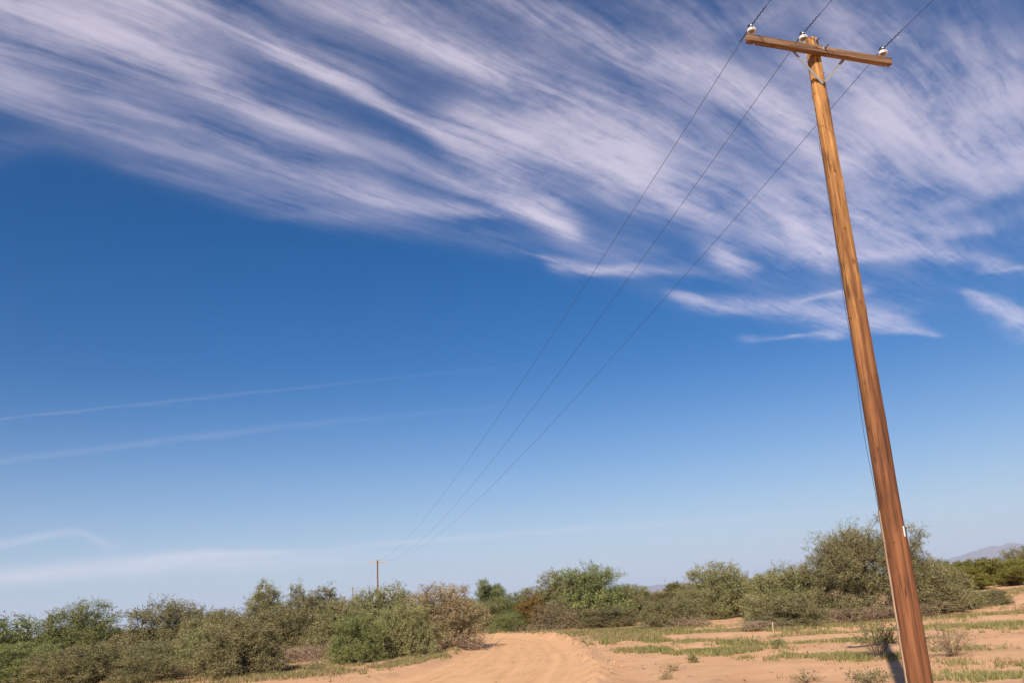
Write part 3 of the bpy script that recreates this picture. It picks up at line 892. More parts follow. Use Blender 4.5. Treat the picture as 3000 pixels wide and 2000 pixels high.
# ------------------------------------------------------------------ shrubs
def grow(rng, lobes, n_attr, roots, seg=.26, bf=.35, sag=.0, extra=None, wob=.05):
    """attractors inside overlapping lobes, each joined to the nearest branch already grown"""
    A = []
    vol = np.array([l[3] * l[4] * l[5] for l in lobes]) ** .8
    pick = rng.choice(len(lobes), n_attr, p=vol / vol.sum())
    for k in pick:
        cx, cy, cz, rx, ry, rz_ = lobes[k]
        d = rng.normal(size=3); d /= np.linalg.norm(d)
        rr = rng.uniform(.50, 1.0) ** .5 * rng.uniform(.86, 1.06)
        p = np.array([cx + d[0] * rx * rr, cy + d[1] * ry * rr, cz + d[2] * rz_ * rr])
        p[2] = abs(p[2]) if p[2] < .06 else p[2]
        A.append(p)
    if extra is not None:
        A += list(extra)
    A = np.array(A)
    A = A[np.argsort(np.linalg.norm(A * [1, 1, 1.0], axis=1))]
    pos = [np.array(r, float) for r in roots]; par = [-1] * len(roots); path = [0.0] * len(roots)
    P = np.zeros((n_attr * 14 + 400, 3)); PL = np.zeros(len(P))
    n = len(pos); P[:n] = pos
    parent = list(par); tips = []
    for a in A:
        c = np.linalg.norm(P[:n] - a, axis=1) + bf * PL[:n] + .8 * np.maximum(0, P[:n, 2] - a[2])
        j = int(np.argmin(c))
        d = a - P[j]; L = np.linalg.norm(d)
        m = max(1, int(round(L / seg)))
        if n + m >= len(P): break
        prev = j
        for q in range(1, m + 1):
            f = q / m
            pt = P[j] + d * f
            pt = pt + np.array([0, 0, .10 * L * math.sin(math.pi * f)]) + rng.normal(size=3) * wob * (1 if q < m else .3)
            pt[2] = max(pt[2], .03)
            P[n] = pt; PL[n] = PL[prev] + L / m
            parent.append(prev); prev = n; n += 1
        tips.append(prev)
    P = P[:n]; parent = np.array(parent)
    cnt = np.zeros(n); cnt[tips] = 1
    for i in range(n - 1, -1, -1):
        if parent[i] >= 0: cnt[parent[i]] += cnt[i]
    return P, parent, cnt, np.array(tips)

def wood_mesh(name, P, parent, cnt, r0=.0055, pw=.42, mul=1.0):
    i = np.nonzero(parent >= 0)[0]; j = parent[i]
    a, b = P[j], P[i]
    ra = np.minimum(r0 * np.maximum(cnt[j], 1) ** pw, .13) * mul
    rb = np.minimum(r0 * np.maximum(cnt[i], 1) ** pw, .13) * mul
    ra = np.minimum(ra, rb * 1.5)
    d = b - a; d /= np.linalg.norm(d, axis=1)[:, None] + 1e-9
    ref = np.where(np.abs(d[:, 2:3]) < .9, [[0, 0, 1.0]], [[1.0, 0, 0]])
    u1 = np.cross(d, ref); u1 /= np.linalg.norm(u1, axis=1)[:, None]; u2 = np.cross(d, u1)
    n = 4
    V = []
    for (c, r) in ((a, ra), (b, rb)):
        for k in range(n):
            t = 2 * math.pi * k / n
            V.append(c + r[:, None] * (math.cos(t) * u1 + math.sin(t) * u2))
    V = np.stack(V, 1)                               # (m, 8, 3)
    base = (np.arange(len(i)) * 8)[:, None]
    F = np.concatenate([base + np.array([[k, (k + 1) % n, n + (k + 1) % n, n + k]]) for k in range(n)], 1)
    return make_mesh(name, V.reshape(-1, 3), F.reshape(-1), 4, smooth=True)

def leaf_mesh(name, rng, C, D, L, Wd, tint):
    """narrow diamond leaves: centre C, direction D, length L, width Wd"""
    D = D / (np.linalg.norm(D, axis=1)[:, None] + 1e-9)
    R = rng.normal(size=D.shape); S = np.cross(D, R); S /= np.linalg.norm(S, axis=1)[:, None] + 1e-9
    a = C; tip = C + D * L[:, None]; mid = C + D * (L * .45)[:, None]
    V = np.stack([a, mid + S * Wd[:, None] * .5, tip, mid - S * Wd[:, None] * .5], 1)
    F = np.arange(len(C) * 4)
    return make_mesh(name, V.reshape(-1, 3), F, 4, {'tint': np.clip(tint, 0, 1)})

def leafy(rng, P, parent, tips, per, spread=.16, L=(.06, .12), W=(.018, .032), droop=.25, up=.0, back=2, outward=.6, centre=None):
    nodes = []
    tp = P[tips]
    hollow = vnoise(tp[:, 0] * 1.5 + tp[:, 2] * .9 + 40, tp[:, 1] * 1.5 - tp[:, 2] * .9 + 40, 140) < .13
    bare = rng.random(len(tips)) < .05
    for k_, t in enumerate(tips):
        if hollow[k_] or bare[k_]: continue
        q = t
        for _ in range(back):
            nodes.append(q)
            if parent[q] < 0: break
            q = parent[q]
    nodes = np.array(nodes)
    m = len(nodes)
    spray = rng.random(m)                            # one hue per spray
    idx = np.repeat(np.arange(m), per)
    # leaves strung along short twigs leaving the node
    tw = rng.normal(size=(m * 3, 3)); tw /= np.linalg.norm(tw, axis=1)[:, None]
    cen = P.mean(0) if centre is None else centre
    outv = P[nodes] - cen; outv /= np.linalg.norm(outv, axis=1)[:, None] + 1e-9
    tw = tw + np.repeat(outv, 3, 0) * outward; tw[:, 2] += up
    tw /= np.linalg.norm(tw, axis=1)[:, None]
    ti = idx * 3 + rng.integers(0, 3, len(idx))
    along = rng.uniform(0, 1, len(idx)) ** .8 * spread * 1.9
    C = P[nodes][idx] + tw[ti] * along[:, None] + rng.normal(size=(len(idx), 3)) * spread * .22
    C[:, 2] = np.maximum(C[:, 2], .02)
    D = tw[ti] * .7 + rng.normal(size=(len(idx), 3)) * .65; D[:, 2] += up - droop
    Ls = rng.uniform(*L, len(idx)); Ws = rng.uniform(*W, len(idx))
    tint = spray[idx] * .55 + rng.random(len(idx)) * .45
    return C, D, Ls, Ws, tint

def dome_lobes(rng, w, h, n=9, low=True):
    L = [(0, 0, h * .42, w * .36, w * .36, h * .42)]
    for k in range(n):
        a = 2 * math.pi * k / n + rng.uniform(-.3, .3)
        rr = w * rng.uniform(.20, .31)
        s = rng.uniform(.15, .22) * w
        L.append((math.cos(a) * rr, math.sin(a) * rr, h * rng.uniform(.30, .68), s, s, h * rng.uniform(.20, .30)))
    for k in range(3):
        a = rng.uniform(0, 6.28); rr = w * rng.uniform(.02, .2)
        L.append((math.cos(a) * rr, math.sin(a) * rr, h * rng.uniform(.66, .80), w * .15, w * .15, h * .19))
    if low:
        for k in range(8):
            a = 2 * math.pi * k / 8 + rng.uniform(-.4, .4); rr = w * rng.uniform(.31, .41)
            L.append((math.cos(a) * rr, math.sin(a) * rr, h * .19, w * .15, w * .15, h * .20))
    return L

def top_sprigs(rng, w, h, n):
    out = []
    for k in range(n):
        a = rng.uniform(0, 6.28); rr = w * .34 * math.sqrt(rng.random())
        z = h * (.98 - .9 * (rr / w) ** 2 * 1.6) * rng.uniform(.92, 1.15)
        out.append(np.array([math.cos(a) * rr, math.sin(a) * rr, z]))
    return out

PROTO = {}
def proto(key, kind, w, h, seed, n_attr=430, per=26):
    rng = np.random.default_rng(seed)
    if kind in ('mesquite', 'dry'):
        roots = [(rng.normal() * .08, rng.normal() * .08, -.06) for _ in range(5)]
        P, par, cnt, tips = grow(rng, dome_lobes(rng, w, h), n_attr, roots, extra=top_sprigs(rng, w, h, n_attr // 8))
        C = leafy(rng, P, par, tips, per, .13, (.04, .11), (.010, .030), centre=np.array([0, 0, h * .3]))
    elif kind == 'tall':
        roots = [(rng.normal() * .06, rng.normal() * .06, -.06) for _ in range(4)]
        L = [(rng.normal() * w * .10, rng.normal() * w * .10, h * z, w * r, w * r, h * .16) for z, r in ((.15, .42), (.3, .48), (.48, .48), (.62, .44), (.76, .36), (.86, .26), (.55, .38), (.70, .36))]
        P, par, cnt, tips = grow(rng, L, n_attr, roots, extra=top_sprigs(rng, w * .5, h, 16))
        C = leafy(rng, P, par, tips, per, .12, (.05, .09), (.014, .025), up=.25, droop=.15, centre=np.array([0, 0, h * .2]))
    elif kind == 'big':
        roots = [(rng.normal() * .10, rng.normal() * .10, -.08) for _ in range(4)]
        L = [(0, 0, h * .58, w * .34, w * .34, h * .36)]
        for k in range(11):
            a = 2 * math.pi * k / 11 + rng.uniform(-.25, .25); rr = w * rng.uniform(.26, .36)
            L.append((math.cos(a) * rr, math.sin(a) * rr, h * rng.uniform(.26, .60), w * .14, w * .14, h * rng.uniform(.14, .22)))
        for k in range(10):
            a = 2 * math.pi * k / 10 + rng.uniform(-.3, .3); rr = w * rng.uniform(.32, .42)
            L.append((math.cos(a) * rr, math.sin(a) * rr, h * rng.uniform(.13, .22), w * .13, w * .13, h * .13))
        for k in range(9):
            a = rng.uniform(0, 6.28); rr = w * rng.uniform(.05, .25)
            L.append((math.cos(a) * rr, math.sin(a) * rr, h * rng.uniform(.66, .84), w * .14, w * .14, h * .16))
        P, par, cnt, tips = grow(rng, L, n_attr, roots, seg=.3, extra=top_sprigs(rng, w * 1.1, h, 60))
        C = leafy(rng, P, par, tips, per, .15, (.04, .11), (.010, .028), centre=np.array([0, 0, h * .35]))
    elif kind in ('creosote', 'creosote_brown'):
        roots = [(rng.normal() * .06, rng.normal() * .06, -.05) for _ in range(9)]
        L = []
        for k in range(18):
            a = rng.uniform(0, 6.28); rr = w * rng.uniform(.05, .42)
            L.append((math.cos(a) * rr, math.sin(a) * rr, h * rng.uniform(.26, .74), w * .15, w * .15, h * .25))
        P, par, cnt, tips = grow(rng, L, n_attr, roots, seg=.22, bf=.15, wob=.03)
        C = leafy(rng, P, par, tips, per, .12, (.045, .085), (.02, .034), up=.7, droop=0, back=3, outward=.3)
    elif kind == 'palo':
        roots = [(rng.normal() * .06, rng.normal() * .06, -.05) for _ in range(4)]
        L = [(0, 0, h * .35, w * .42, w * .42, h * .33)]
        for k in range(12):
            a = rng.uniform(0, 6.28); rr = w * rng.uniform(.02, .26)
            L.append((math.cos(a) * rr, math.sin(a) * rr, h * rng.uniform(.55, .84), w * .12, w * .12, h * .17))
        P, par, cnt, tips = grow(rng, L, n_attr, roots, seg=.24, bf=.2)
        C = leafy(rng, P, par, tips, per, .14, (.07, .14), (.014, .026), up=.8, droop=0, outward=.35)
    wood = wood_mesh('trunk', P, par, cnt, .0055 if kind != 'creosote' else .006)
    crown = leaf_mesh('crown', rng, *C)
    PROTO[key] = (wood, crown, w, h)

for k in range(7):
    proto('m%d' % k, 'mesquite', 3.4, 2.2, 100 + k, 640, 40)
for k in range(3):
    proto('t%d' % k, 'tall', 1.9, 3.1, 200 + k, 420, 38)
proto('big', 'big', 5.7, 3.7, 307, 2200, 34)
for k in range(3):
    proto('c%d' % k, 'creosote', 2.0, 1.6, 400 + k, 340, 32)
proto('co', 'creosote_brown', 1.7, 2.0, 451, 210, 18)
proto('p0', 'palo', 3.2, 3.0, 500, 520, 34)
proto('d0', 'dry', 3.1, 2.4, 604, 640, 34)
proto('d1', 'dry', 2.8, 1.6, 611, 300, 16)
MESH_MAT = {}
def with_mat(me, mat):
    k = (me.name, mat.name)
    if k not in MESH_MAT:
        q = me if not len(me.materials) else me.copy()
        if len(q.materials): q.materials.clear()
        q.materials.append(mat)
        MESH_MAT[k] = q
    return MESH_MAT[k]

def shrub(name, key, leaf, x, y, w, top, rz, label, cat, group=None, bark=None, z=None):
    wood, crown, pw, ph = PROTO[key]
    g = gz_at(x, y) if z is None else z
    o = empty(name, (x, y, g - .03), (0, 0, rz))
    sc = w / pw * 1.12
    o.scale = (sc, sc, max(.3, (top - g)) / ph * .97)
    link('trunk', with_mat(wood, bark or M_BARK), None, o)
    link('crown', with_mat(crown, leaf), None, o)
    tag(o, label, cat, group)
    return o

MQ, MC = 'mesquite_shrub', 'shrub'
GL, GR, GM = 'scrub left of the dirt road', 'scrub right of the dirt road', 'scrub beyond the bend in the road'
SHRUBS = [
 # name, mesh, leaf, x, y, width, top z, turn, label, category, group
 (MQ, 'm0', M_MESQ2, -22.6, 35.2, 5.2, 2.45, .3, 'bright green mesquite bush cut by the photo\'s left edge', MC, GL),
 (MQ, 'm1', M_MESQ2, -19.4, 36.2, 3.8, 2.72, 1.9, 'bright green mesquite bush second from the left edge, with tall sprigs', MC, GL),
 (MQ, 'm4', M_MESQ, -16.3, 29.6, 3.6, 1.15, 2.2, 'low olive bush at the bottom left corner, in front of the bright green bushes', MC, GL),
 (MQ, 'm2', M_MESQ, -15.6, 35.5, 3.9, 2.62, .9, 'grey-green mesquite with dark forked trunk right of the bare sand gap', MC, GL),
 (MQ, 'm3', M_MESQ, -12.9, 33.9, 3.0, 2.05, 2.5, 'rounded olive mesquite between the forked-trunk mesquite and the tallest left-side bush', MC, GL),
 (MQ, 'm5', M_MESQ, -9.6, 27.6, 3.1, 1.62, .4, 'dense dark-based olive bush closest to the grassy road verge', MC, GL),
 (MQ, 'm6', M_MESQ, -11.4, 29.8, 2.6, 1.55, 1.4, 'low olive bush behind and left of the verge-side bush', MC, GL),
 (MQ, 't0', M_MESQ, -13.1, 41.3, 2.3, 3.42, .2, 'tallest narrow-topped mesquite in the left-side thicket', MC, GL),
 (MQ, 't1', M_MESQ, -11.4, 40.8, 1.6, 3.15, 1.2, 'thin mesquite between two taller ones at the back of the left thicket', MC, GL),
 (MQ, 't2', M_MESQ, -9.5, 38.5, 2.5, 2.92, 2.2, 'brownish-topped tall mesquite left of the distant poles', MC, GL),
 (MQ, 'm1', M_MESQ, -10.9, 36.6, 3.4, 2.0, 3.6, 'olive mesquite with a dark hollow above the dead twigs', MC, GL),
 (MQ, 'm3', M_MESQ2, -6.3, 30.1, 2.1, 1.55, .7, 'small green bush on the verge in front of the middle-distance pole', MC, GL),
 (MQ, 'm0', M_MESQ, -6.5, 37.4, 4.0, 2.58, 2.8, 'wide grey-green mesquite hiding the foot of the middle-distance pole', MC, GL),
 (MQ, 'm2', M_MESQ, -4.7, 31.6, 2.4, 1.85, 4.1, 'olive mesquite touching the tan dried bush on its left', MC, GL),
 ('dried_shrub', 'd0', M_TAN, -3.9, 35.6, 3.5, 2.42, .5, 'tan half-dried bush standing at the inside of the road bend', MC, GL),
 (MQ, 'm0', M_MESQ, -21.2, 39.5, 4.6, 1.9, 4.4, 'olive bush behind the two bright green bushes at the far left', MC, GL),
 (MQ, 'm6', M_MESQ2, -19.9, 31.4, 3.4, 1.45, .1, 'bright green lower bush in front at the left edge', MC, GL),
 (MQ, 'm2', M_MESQ, -13.6, 30.6, 2.8, 1.2, 5.2, 'low olive bush with bare lower twigs, left of the verge-side bush', MC, GL),
 (MQ, 'm4', M_MESQ, -14.0, 38.0, 3.4, 2.1, 3.2, 'olive bush just left of the tallest narrow-topped mesquite', MC, GL),
 (MQ, 'm3', M_MESQ, -8.2, 35.6, 3.0, 2.15, 5.6, 'grey-green bush right of the dark hollow', MC, GL),
 (MQ, 'm1', M_MESQ, -14.9, 28.4, 3.2, 1.25, 1.1, 'low olive bush at the bottom edge below the bare sand gap', MC, GL),
 (MQ, 'm5', M_MESQ2, -18.2, 30.2, 3.4, 1.35, 2.7, 'low green bush at the bottom edge, in front of the brightest bush', MC, GL),
 (MQ, 'm3', M_MESQ, -12.3, 26.9, 2.2, .85, .5, 'smallest olive bush at the bottom edge where the grassy verge starts', MC, GL),
 (MQ, 'm5', M_MESQ, -10.4, 50.6, 3.2, 2.35, 1.0, 'mesquite partly seen behind the pole-side thicket', MC, GL),
 ('palo_verde', 'p0', M_PALO, -2.6, 54.6, 3.4, 3.2, .0, 'upright bright green bush standing behind the bend of the road', MC, GM),
 (MQ, 'm4', M_MESQ2, -1.3, 51.0, 3.0, 2.0, 1.7, 'green mesquite between the upright bright bush and the orange-brown bush', MC, GM),
 (MQ, 'm6', M_MESQ, -5.2, 56.5, 4.4, 2.1, .2, 'grey-green mesquite just above the tan dried bush\'s right shoulder', MC, GM),
 (MQ, 'm2', M_MESQ, -2.9, 50.6, 3.4, 1.75, 3.3, 'grey-green bush filling the back edge of the road bend', MC, GM),
 ('creosote_bush', 'co', M_CREO2, .1, 48.0, 2.0, 2.15, .6, 'orange-brown thin-stemmed bush left of the domed mesquite', MC, GM),
 (MQ, 'm0', M_MESQ, 2.3, 51.3, 5.2, 3.05, .8, 'left half of the large domed mesquite mound beyond the road bend', MC, GM),
 (MQ, 'm2', M_MESQ2, 3.5, 50.6, 5.4, 3.25, 2.0, 'highest green dome of mesquite beyond the road bend', MC, GM),
 ('dried_shrub', 'd1', M_RUST, 1.3, 45.8, 2.9, 1.5, .3, 'russet half-bare shrub in front of the domed mesquite', MC, GM),
 (MQ, 'm3', M_MESQ, 3.9, 44.6, 3.4, 1.05, 1.3, 'low spreading olive shrub at the right foot of the domed mesquite', MC, GM),
 (MQ, 'm1', M_MESQ2, -1.2, 47.6, 2.4, 1.0, 2.3, 'low olive shrub at the back edge of the road bend', MC, GM),
 (MQ, 'm4', M_MESQ, 5.6, 52.5, 4.0, 2.0, 3.0, 'right shoulder of the domed mesquite mound', MC, GM),
 (MQ, 'm6', M_MESQ, .6, 52.6, 4.0, 2.3, 5.0, 'grey-green bush between the orange-brown bush and the dome', MC, GM),
 (MQ, 'm3', M_MESQ, 12.0, 60.0, 4.4, 1.9, 5.0, 'low olive bush far behind the lone rounded shrub', MC, GM),
 (MQ, 'm5', M_MESQ2, 7.3, 61.5, 3.6, 2.05, .1, 'dark green mesquite behind the dome\'s right side', MC, GM),
 (MQ, 'm6', M_MESQ, 9.6, 61.3, 3.6, 1.55, 1.1, 'low grey-green mesquite below the distant purple hills', MC, GM),
 ('creosote_bush', 'c0', M_CREO, 10.6, 62.4, 2.6, 2.2, .4, 'yellow-green creosote rising behind the low roadside mesquite', MC, GM),
 ('creosote_bush', 'c1', M_CREO, 9.3, 63.6, 2.0, 1.75, 1.4, 'small yellow-green creosote left of the taller creosote', MC, GM),
 (MQ, 'm4', M_MESQ, 6.4, 38.8, 3.0, 1.25, .9, 'low rounded olive shrub standing alone on the grass beyond the sand', MC, GR),
 (MQ, 'm1', M_MESQ, 10.2, 45.4, 4.3, 2.68, 2.9, 'dense grey-green mesquite with feathery top, left of the biggest mesquite\'s neighbours', MC, GR),
 (MQ, 'm5', M_MESQ, 13.3, 57.0, 4.0, 2.2, .3, 'mesquite filling the gap behind the two right-hand mesquites', MC, GR),
 (MQ, 'm2', M_MESQ, 11.3, 36.8, 3.6, 2.22, .0, 'grey-green mesquite against the left side of the biggest mesquite', MC, GR),
 (MQ, 'm1', M_MESQ, 8.5, 44.0, 3.0, 1.5, 5.5, 'olive brush joining the lone rounded shrub to the feathery-topped mesquite', MC, GR),
 (MQ, 'm4', M_MESQ, 12.6, 42.0, 3.8, 2.05, 3.5, 'dense mesquite in the row left of the biggest mesquite', MC, GR),
 (MQ, 'm6', M_MESQ, 9.5, 32.0, 3.2, 1.12, 2.4, 'low wide olive skirt of brush behind the wooden stake', MC, GR),
 ('mesquite_tree', 'big', M_MESQ, 14.2, 34.6, 5.9, 3.72, .6, 'biggest mesquite, spreading with a dark trunk, right behind the near pole', 'tree', GR),
 (MQ, 'm3', M_MESQ, 16.9, 34.6, 2.6, 1.75, 1.2, 'low branches of brush at the right foot of the biggest mesquite', MC, GR),
 (MQ, 'm0', M_MESQ, 19.0, 39.0, 2.0, 1.65, 2.0, 'grey-green bush between the biggest mesquite and the creosote slope', MC, GR),
]
for i, sp in enumerate(SHRUBS):
    shrub(*sp)
CREO = [(20.2, 44.6, 2.4, 1.85, 'creosote touching the right side of the biggest mesquite\'s neighbours'), (21.6, 45.5, 2.6, 2.02, 'leftmost creosote on the low rise at the right'), (23.4, 46.2, 2.5, 2.12, 'second creosote from the left on the low rise'),
        (25.1, 46.2, 2.6, 2.15, 'creosote in the middle of the low rise'), (26.8, 46.4, 2.5, 2.2, 'creosote second from the right edge on the low rise'),
        (28.6, 46.6, 2.7, 2.28, 'rightmost creosote on the low rise, cut by the photo edge'), (22.9, 43.4, 2.3, 1.75, 'lower creosote in front of the low rise, nearest the biggest mesquite'),
        (25.0, 43.3, 2.3, 1.78, 'brownish creosote in the front row of the low rise'), (27.0, 43.6, 2.4, 1.95, 'rightmost creosote in the front row of the low rise')]
for i, (x, y, w, t, lab) in enumerate(CREO):
    shrub('creosote_bush', 'c%d' % (i % 3), M_CREO, x, y, w, t, i * 1.7, lab, 'shrub', 'creosote on the low rise')
shrub(MQ, 'm2', M_MESQ, 19.4, 35.6, 1.3, gz_at(19.4, 35.6) + .62, 1.0, 'small grey-green shrub alone on sand below the creosote rise', 'shrub', GR)
shrub(MQ, 'm4', M_MESQ, 30.5, 52.0, 2.6, 2.55, .3, 'pale round bush above the creosote at the right edge', 'shrub', GR)
shrub(MQ, 'm1', M_MESQ, 25.6, 53.0, 2.6, 2.25, 2.3, 'pale round bush peeking over the middle creosote', 'shrub', GR)
# far scrub that nothing tells apart
rng = np.random.default_rng(77)
n_far = 0
for tries in range(400):
    a = rad(rng.uniform(-36, 36)); d = 62 * (4.2 ** rng.random())
    x, y = math.sin(a) * d, math.cos(a) * d
    if abs(a - math.atan2(-21.6, 117.8)) < .02: continue
    if n_far >= 44: break
    w = rng.uniform(2.2, 4.2)
    if a < -.02 and d < 75 and a > -.14: continue
    k = rng.integers(0, 10)
    key, lf, nm = (('m%d' % rng.integers(0, 7), M_MESQ, MQ) if k < 6 else ('c%d' % rng.integers(0, 3), M_CREO, 'creosote_bush'))
    hh = rng.uniform(1.1, 1.75)
    shrub(nm, key, lf, x, y, w, gz_at(x, y) + hh, rng.uniform(0, 6), 'low olive shrub in the far scrub along the horizon', 'shrub', 'far scrub along the horizon')
    n_far += 1

# ------------------------------------------------------------------ grass and weeds
GRASS_BANDS = [   # world polyline, half widths, tufts per m2, blade height, green share
 ([(-10.8, 25.6), (-8.1, 25.6), (-6.2, 26.3), (-4.7, 27.4), (-3.6, 29.0), (-3.3, 32.0)], 1.3, 34, .13, .55),
 ([(-13.5, 27.0), (-10.8, 26.6), (-8.5, 28.5), (-6.8, 29.8)], 1.6, 20, .12, .45),
 ([(-3.5, 49.5), (-.8, 47.0), (.9, 44.4), (2.3, 42.1)], 1.1, 24, .14, .5),
 ([(1.7, 42.0), (2.4, 37.5), (3.2, 34.9), (4.6, 34.0)], 1.5, 22, .15, .45),
 ([(2.9, 41.0), (5.0, 36.6), (7.0, 33.7), (8.4, 30.4), (9.5, 28.4)], 1.7, 30, .14, .8),
 ([(2.7, 30.0), (3.2, 30.6), (3.9, 31.2)], 1.1, 30, .16, .7),
 ([(3.1, 33.6), (4.1, 30.3), (5.7, 26.5), (7.0, 24.1), (7.9, 22.7), (8.9, 21.5)], .65, 46, .11, .85),
 ([(2.9, 26.6), (4.2, 24.3), (5.2, 22.3), (6.1, 20.0), (6.6, 18.2), (7.3, 17.4)], .75, 60, .11, .9),
 ([(9.7, 27.7), (10.9, 27.4), (11.9, 26.7)], .7, 34, .10, .8),
 ([(11.6, 26.4), (12.8, 26.3), (13.4, 24.9), (14.6, 24.6), (16.0, 24.0)], 1.7, 44, .12, .85),
 ([(8.6, 19.5), (9.4, 19.2), (9.8, 18.5)], .5, 34, .10, .8),
 ([(6.5, 14.6), (7.0, 14.6), (7.2, 13.4), (8.0, 13.6), (9.0, 14.2)], .8, 36, .10, .75),
 ([(7.6, 16.4), (8.1, 15.9), (8.7, 15.3), (10, 16)], .45, 24, .10, .6),
 ([(17.0, 36.0), (19.8, 39.5), (22.0, 40.0), (24.5, 40.0)], 1.8, 22, .14, .5),
 ([(15.0, 29.5), (17.5, 31.0), (20.0, 32.0)], 1.4, 20, .13, .6),
 ([(10.5, 30.0), (12.5, 30.5), (14.0, 31.5)], 1.2, 24, .12, .6),
]
def blades(rng, X, Y, hts, n_per, spread):
    """tufts at X,Y -> triangles"""
    m = len(X)
    i = np.repeat(np.arange(m), n_per)
    k = len(i)
    bx = X[i] + rng.normal(size=k) * spread; by = Y[i] + rng.normal(size=k) * spread
    bz = height(bx, by) - .01
    h = hts[i] * rng.uniform(.5, 1.25, k)
    a = rng.uniform(0, 2 * math.pi, k); ln = rng.uniform(.1, .75, k) * h
    tipx, tipy = bx + np.cos(a) * ln, by + np.sin(a) * ln
    wd = rng.uniform(.006, .013, k) * (1 + np.hypot(bx, by) / 45)
    px, py = -np.sin(a + rng.normal(size=k) * .9), np.cos(a + rng.normal(size=k) * .9)
    mid = .55
    V = np.stack([np.stack([bx - px * wd, by - py * wd, bz], -1), np.stack([bx + px * wd, by + py * wd, bz], -1),
                  np.stack([tipx, tipy, bz + h], -1)], 1)
    tuft = rng.random(m)
    return V, np.clip(tuft[i] * .6 + rng.random(k) * .4, 0, 1)

def grass():
    rng = np.random.default_rng(9)
    out = {True: [[], [], []], False: [[], [], []]}
    for poly, hw, dens, bh, green in GRASS_BANDS:
        P = np.array(poly, float)
        L = np.hypot(*np.diff(P, axis=0).T); area = L.sum() * hw * 2
        n = int(area * dens * 2.2)
        u = rng.random(n) * L.sum(); cum = np.concatenate([[0], np.cumsum(L)])
        x = np.interp(u, cum, P[:, 0]); y = np.interp(u, cum, P[:, 1])
        off = np.clip(rng.normal(size=(n, 2)) * .52, -1.25, 1.25) * hw
        x, y = x + off[:, 0], y + off[:, 1]
        keep = vnoise(x * .9 + 3, y * .9, 91) * .6 + vnoise(x * 2.7, y * 2.7, 92) * .4 > .42
        lat, w2, arc = road_coords(x, y)
        keep &= np.abs(lat) > w2 * 1.02
        x, y = x[keep], y[keep]
        g = (rng.random(len(x)) * .6 + vnoise(x * .7, y * .7, 93) * .4) < green * .85
        for b in (True, False):
            q = g == b
            out[b][0].append(x[q]); out[b][1].append(y[q]); out[b][2].append(np.full(q.sum(), bh))
    # stray tufts over the open ground
    n = 2600
    x = rng.uniform(-16, 22, n); y = rng.uniform(12, 48, n)
    lat, w2, arc = road_coords(x, y)
    q = (np.abs(lat) > w2 * 1.1) & (vnoise(x * .45, y * .45, 95) > .5)
    x, y = x[q], y[q]
    out[False][0].append(x); out[False][1].append(y); out[False][2].append(rng.uniform(.04, .10, len(x)))
    for b, nm, lab, mat in ((True, 'grass', 'short green grass growing in bands across the sand', M_GRASS), (False, 'dry_grass', 'short straw-coloured dry grass on the sand and verge', M_STRAW)):
        x, y, h = (np.concatenate(q) for q in out[b])
        V, t = blades(rng, x, y, h, 7, .05)
        me = make_mesh(nm, V.reshape(-1, 3), np.arange(len(V) * 3), 3, {'tint': t})
        tag(link(nm, me, mat), lab, 'grass', kind='stuff')
grass()

# clods thrown up along the road edges and a few pebbles on the track
def clods():
    rng = np.random.default_rng(15)
    X, Y, R = [], [], []
    P = ROAD[2:8]; HW = ROAD_HW[2:8]
    for k in range(560):
        j = rng.uniform(0, 4.2); i = int(j); f = j - i
        c = P[i] * (1 - f) + P[i + 1] * f; d = P[i + 1] - P[i]; d = d / np.hypot(*d)
        nrm = np.array([d[1], -d[0]])
        if k < 400: l = rng.normal(1.18, .10) * HW[i]
        elif k < 500: l = -rng.normal(1.05, .08) * HW[i]
        else: l = rng.uniform(-.9, .9) * HW[i]
        p = c + nrm * l
        X.append(p[0]); Y.append(p[1]); R.append(rng.uniform(.006, .030) * (1.1 if k < 400 else .6))
    X, Y, R = map(np.array, (X, Y, R))
    Z = height(X, Y) + R * .25
    ico = []
    t = (1 + 5 ** .5) / 2
    base = np.array([(-1, t, 0), (1, t, 0), (-1, -t, 0), (1, -t, 0), (0, -1, t), (0, 1, t), (0, -1, -t), (0, 1, -t), (t, 0, -1), (t, 0, 1), (-t, 0, -1), (-t, 0, 1)]) / 1.9
    F = np.array([(0, 11, 5), (0, 5, 1), (0, 1, 7), (0, 7, 10), (0, 10, 11), (1, 5, 9), (5, 11, 4), (11, 10, 2), (10, 7, 6), (7, 1, 8), (3, 9, 4), (3, 4, 2), (3, 2, 6), (3, 6, 8), (3, 8, 9), (4, 9, 5), (2, 4, 11), (6, 2, 10), (8, 6, 7), (9, 8, 1)])
    V = base[None] * rng.uniform(.6, 1.3, (len(X), 12, 1)) * R[:, None, None] * np.stack([rng.uniform(.8, 1.6, len(X)), rng.uniform(.8, 1.4, len(X)), rng.uniform(.5, .9, len(X))], -1)[:, None, :]
    V = V + np.stack([X, Y, Z], -1)[:, None, :]
    L = (F[None] + (np.arange(len(X)) * 12)[:, None, None]).reshape(-1)
    me = make_mesh('clods', V.reshape(-1, 3), L, 3)
    m, N, out = new_mat('clod_earth')
    g = N.new('ShaderNodeNewGeometry')
    bsdf(N, out, N.mix(N.noise(g.outputs['Position'], 4, 3), (.42, .24, .125, 1), (.58, .355, .20, 1)), .95, .1)
    tag(link('clods', me, m), 'crumbly earth clods along the edges of the dirt road', 'clods', kind='stuff')
clods()

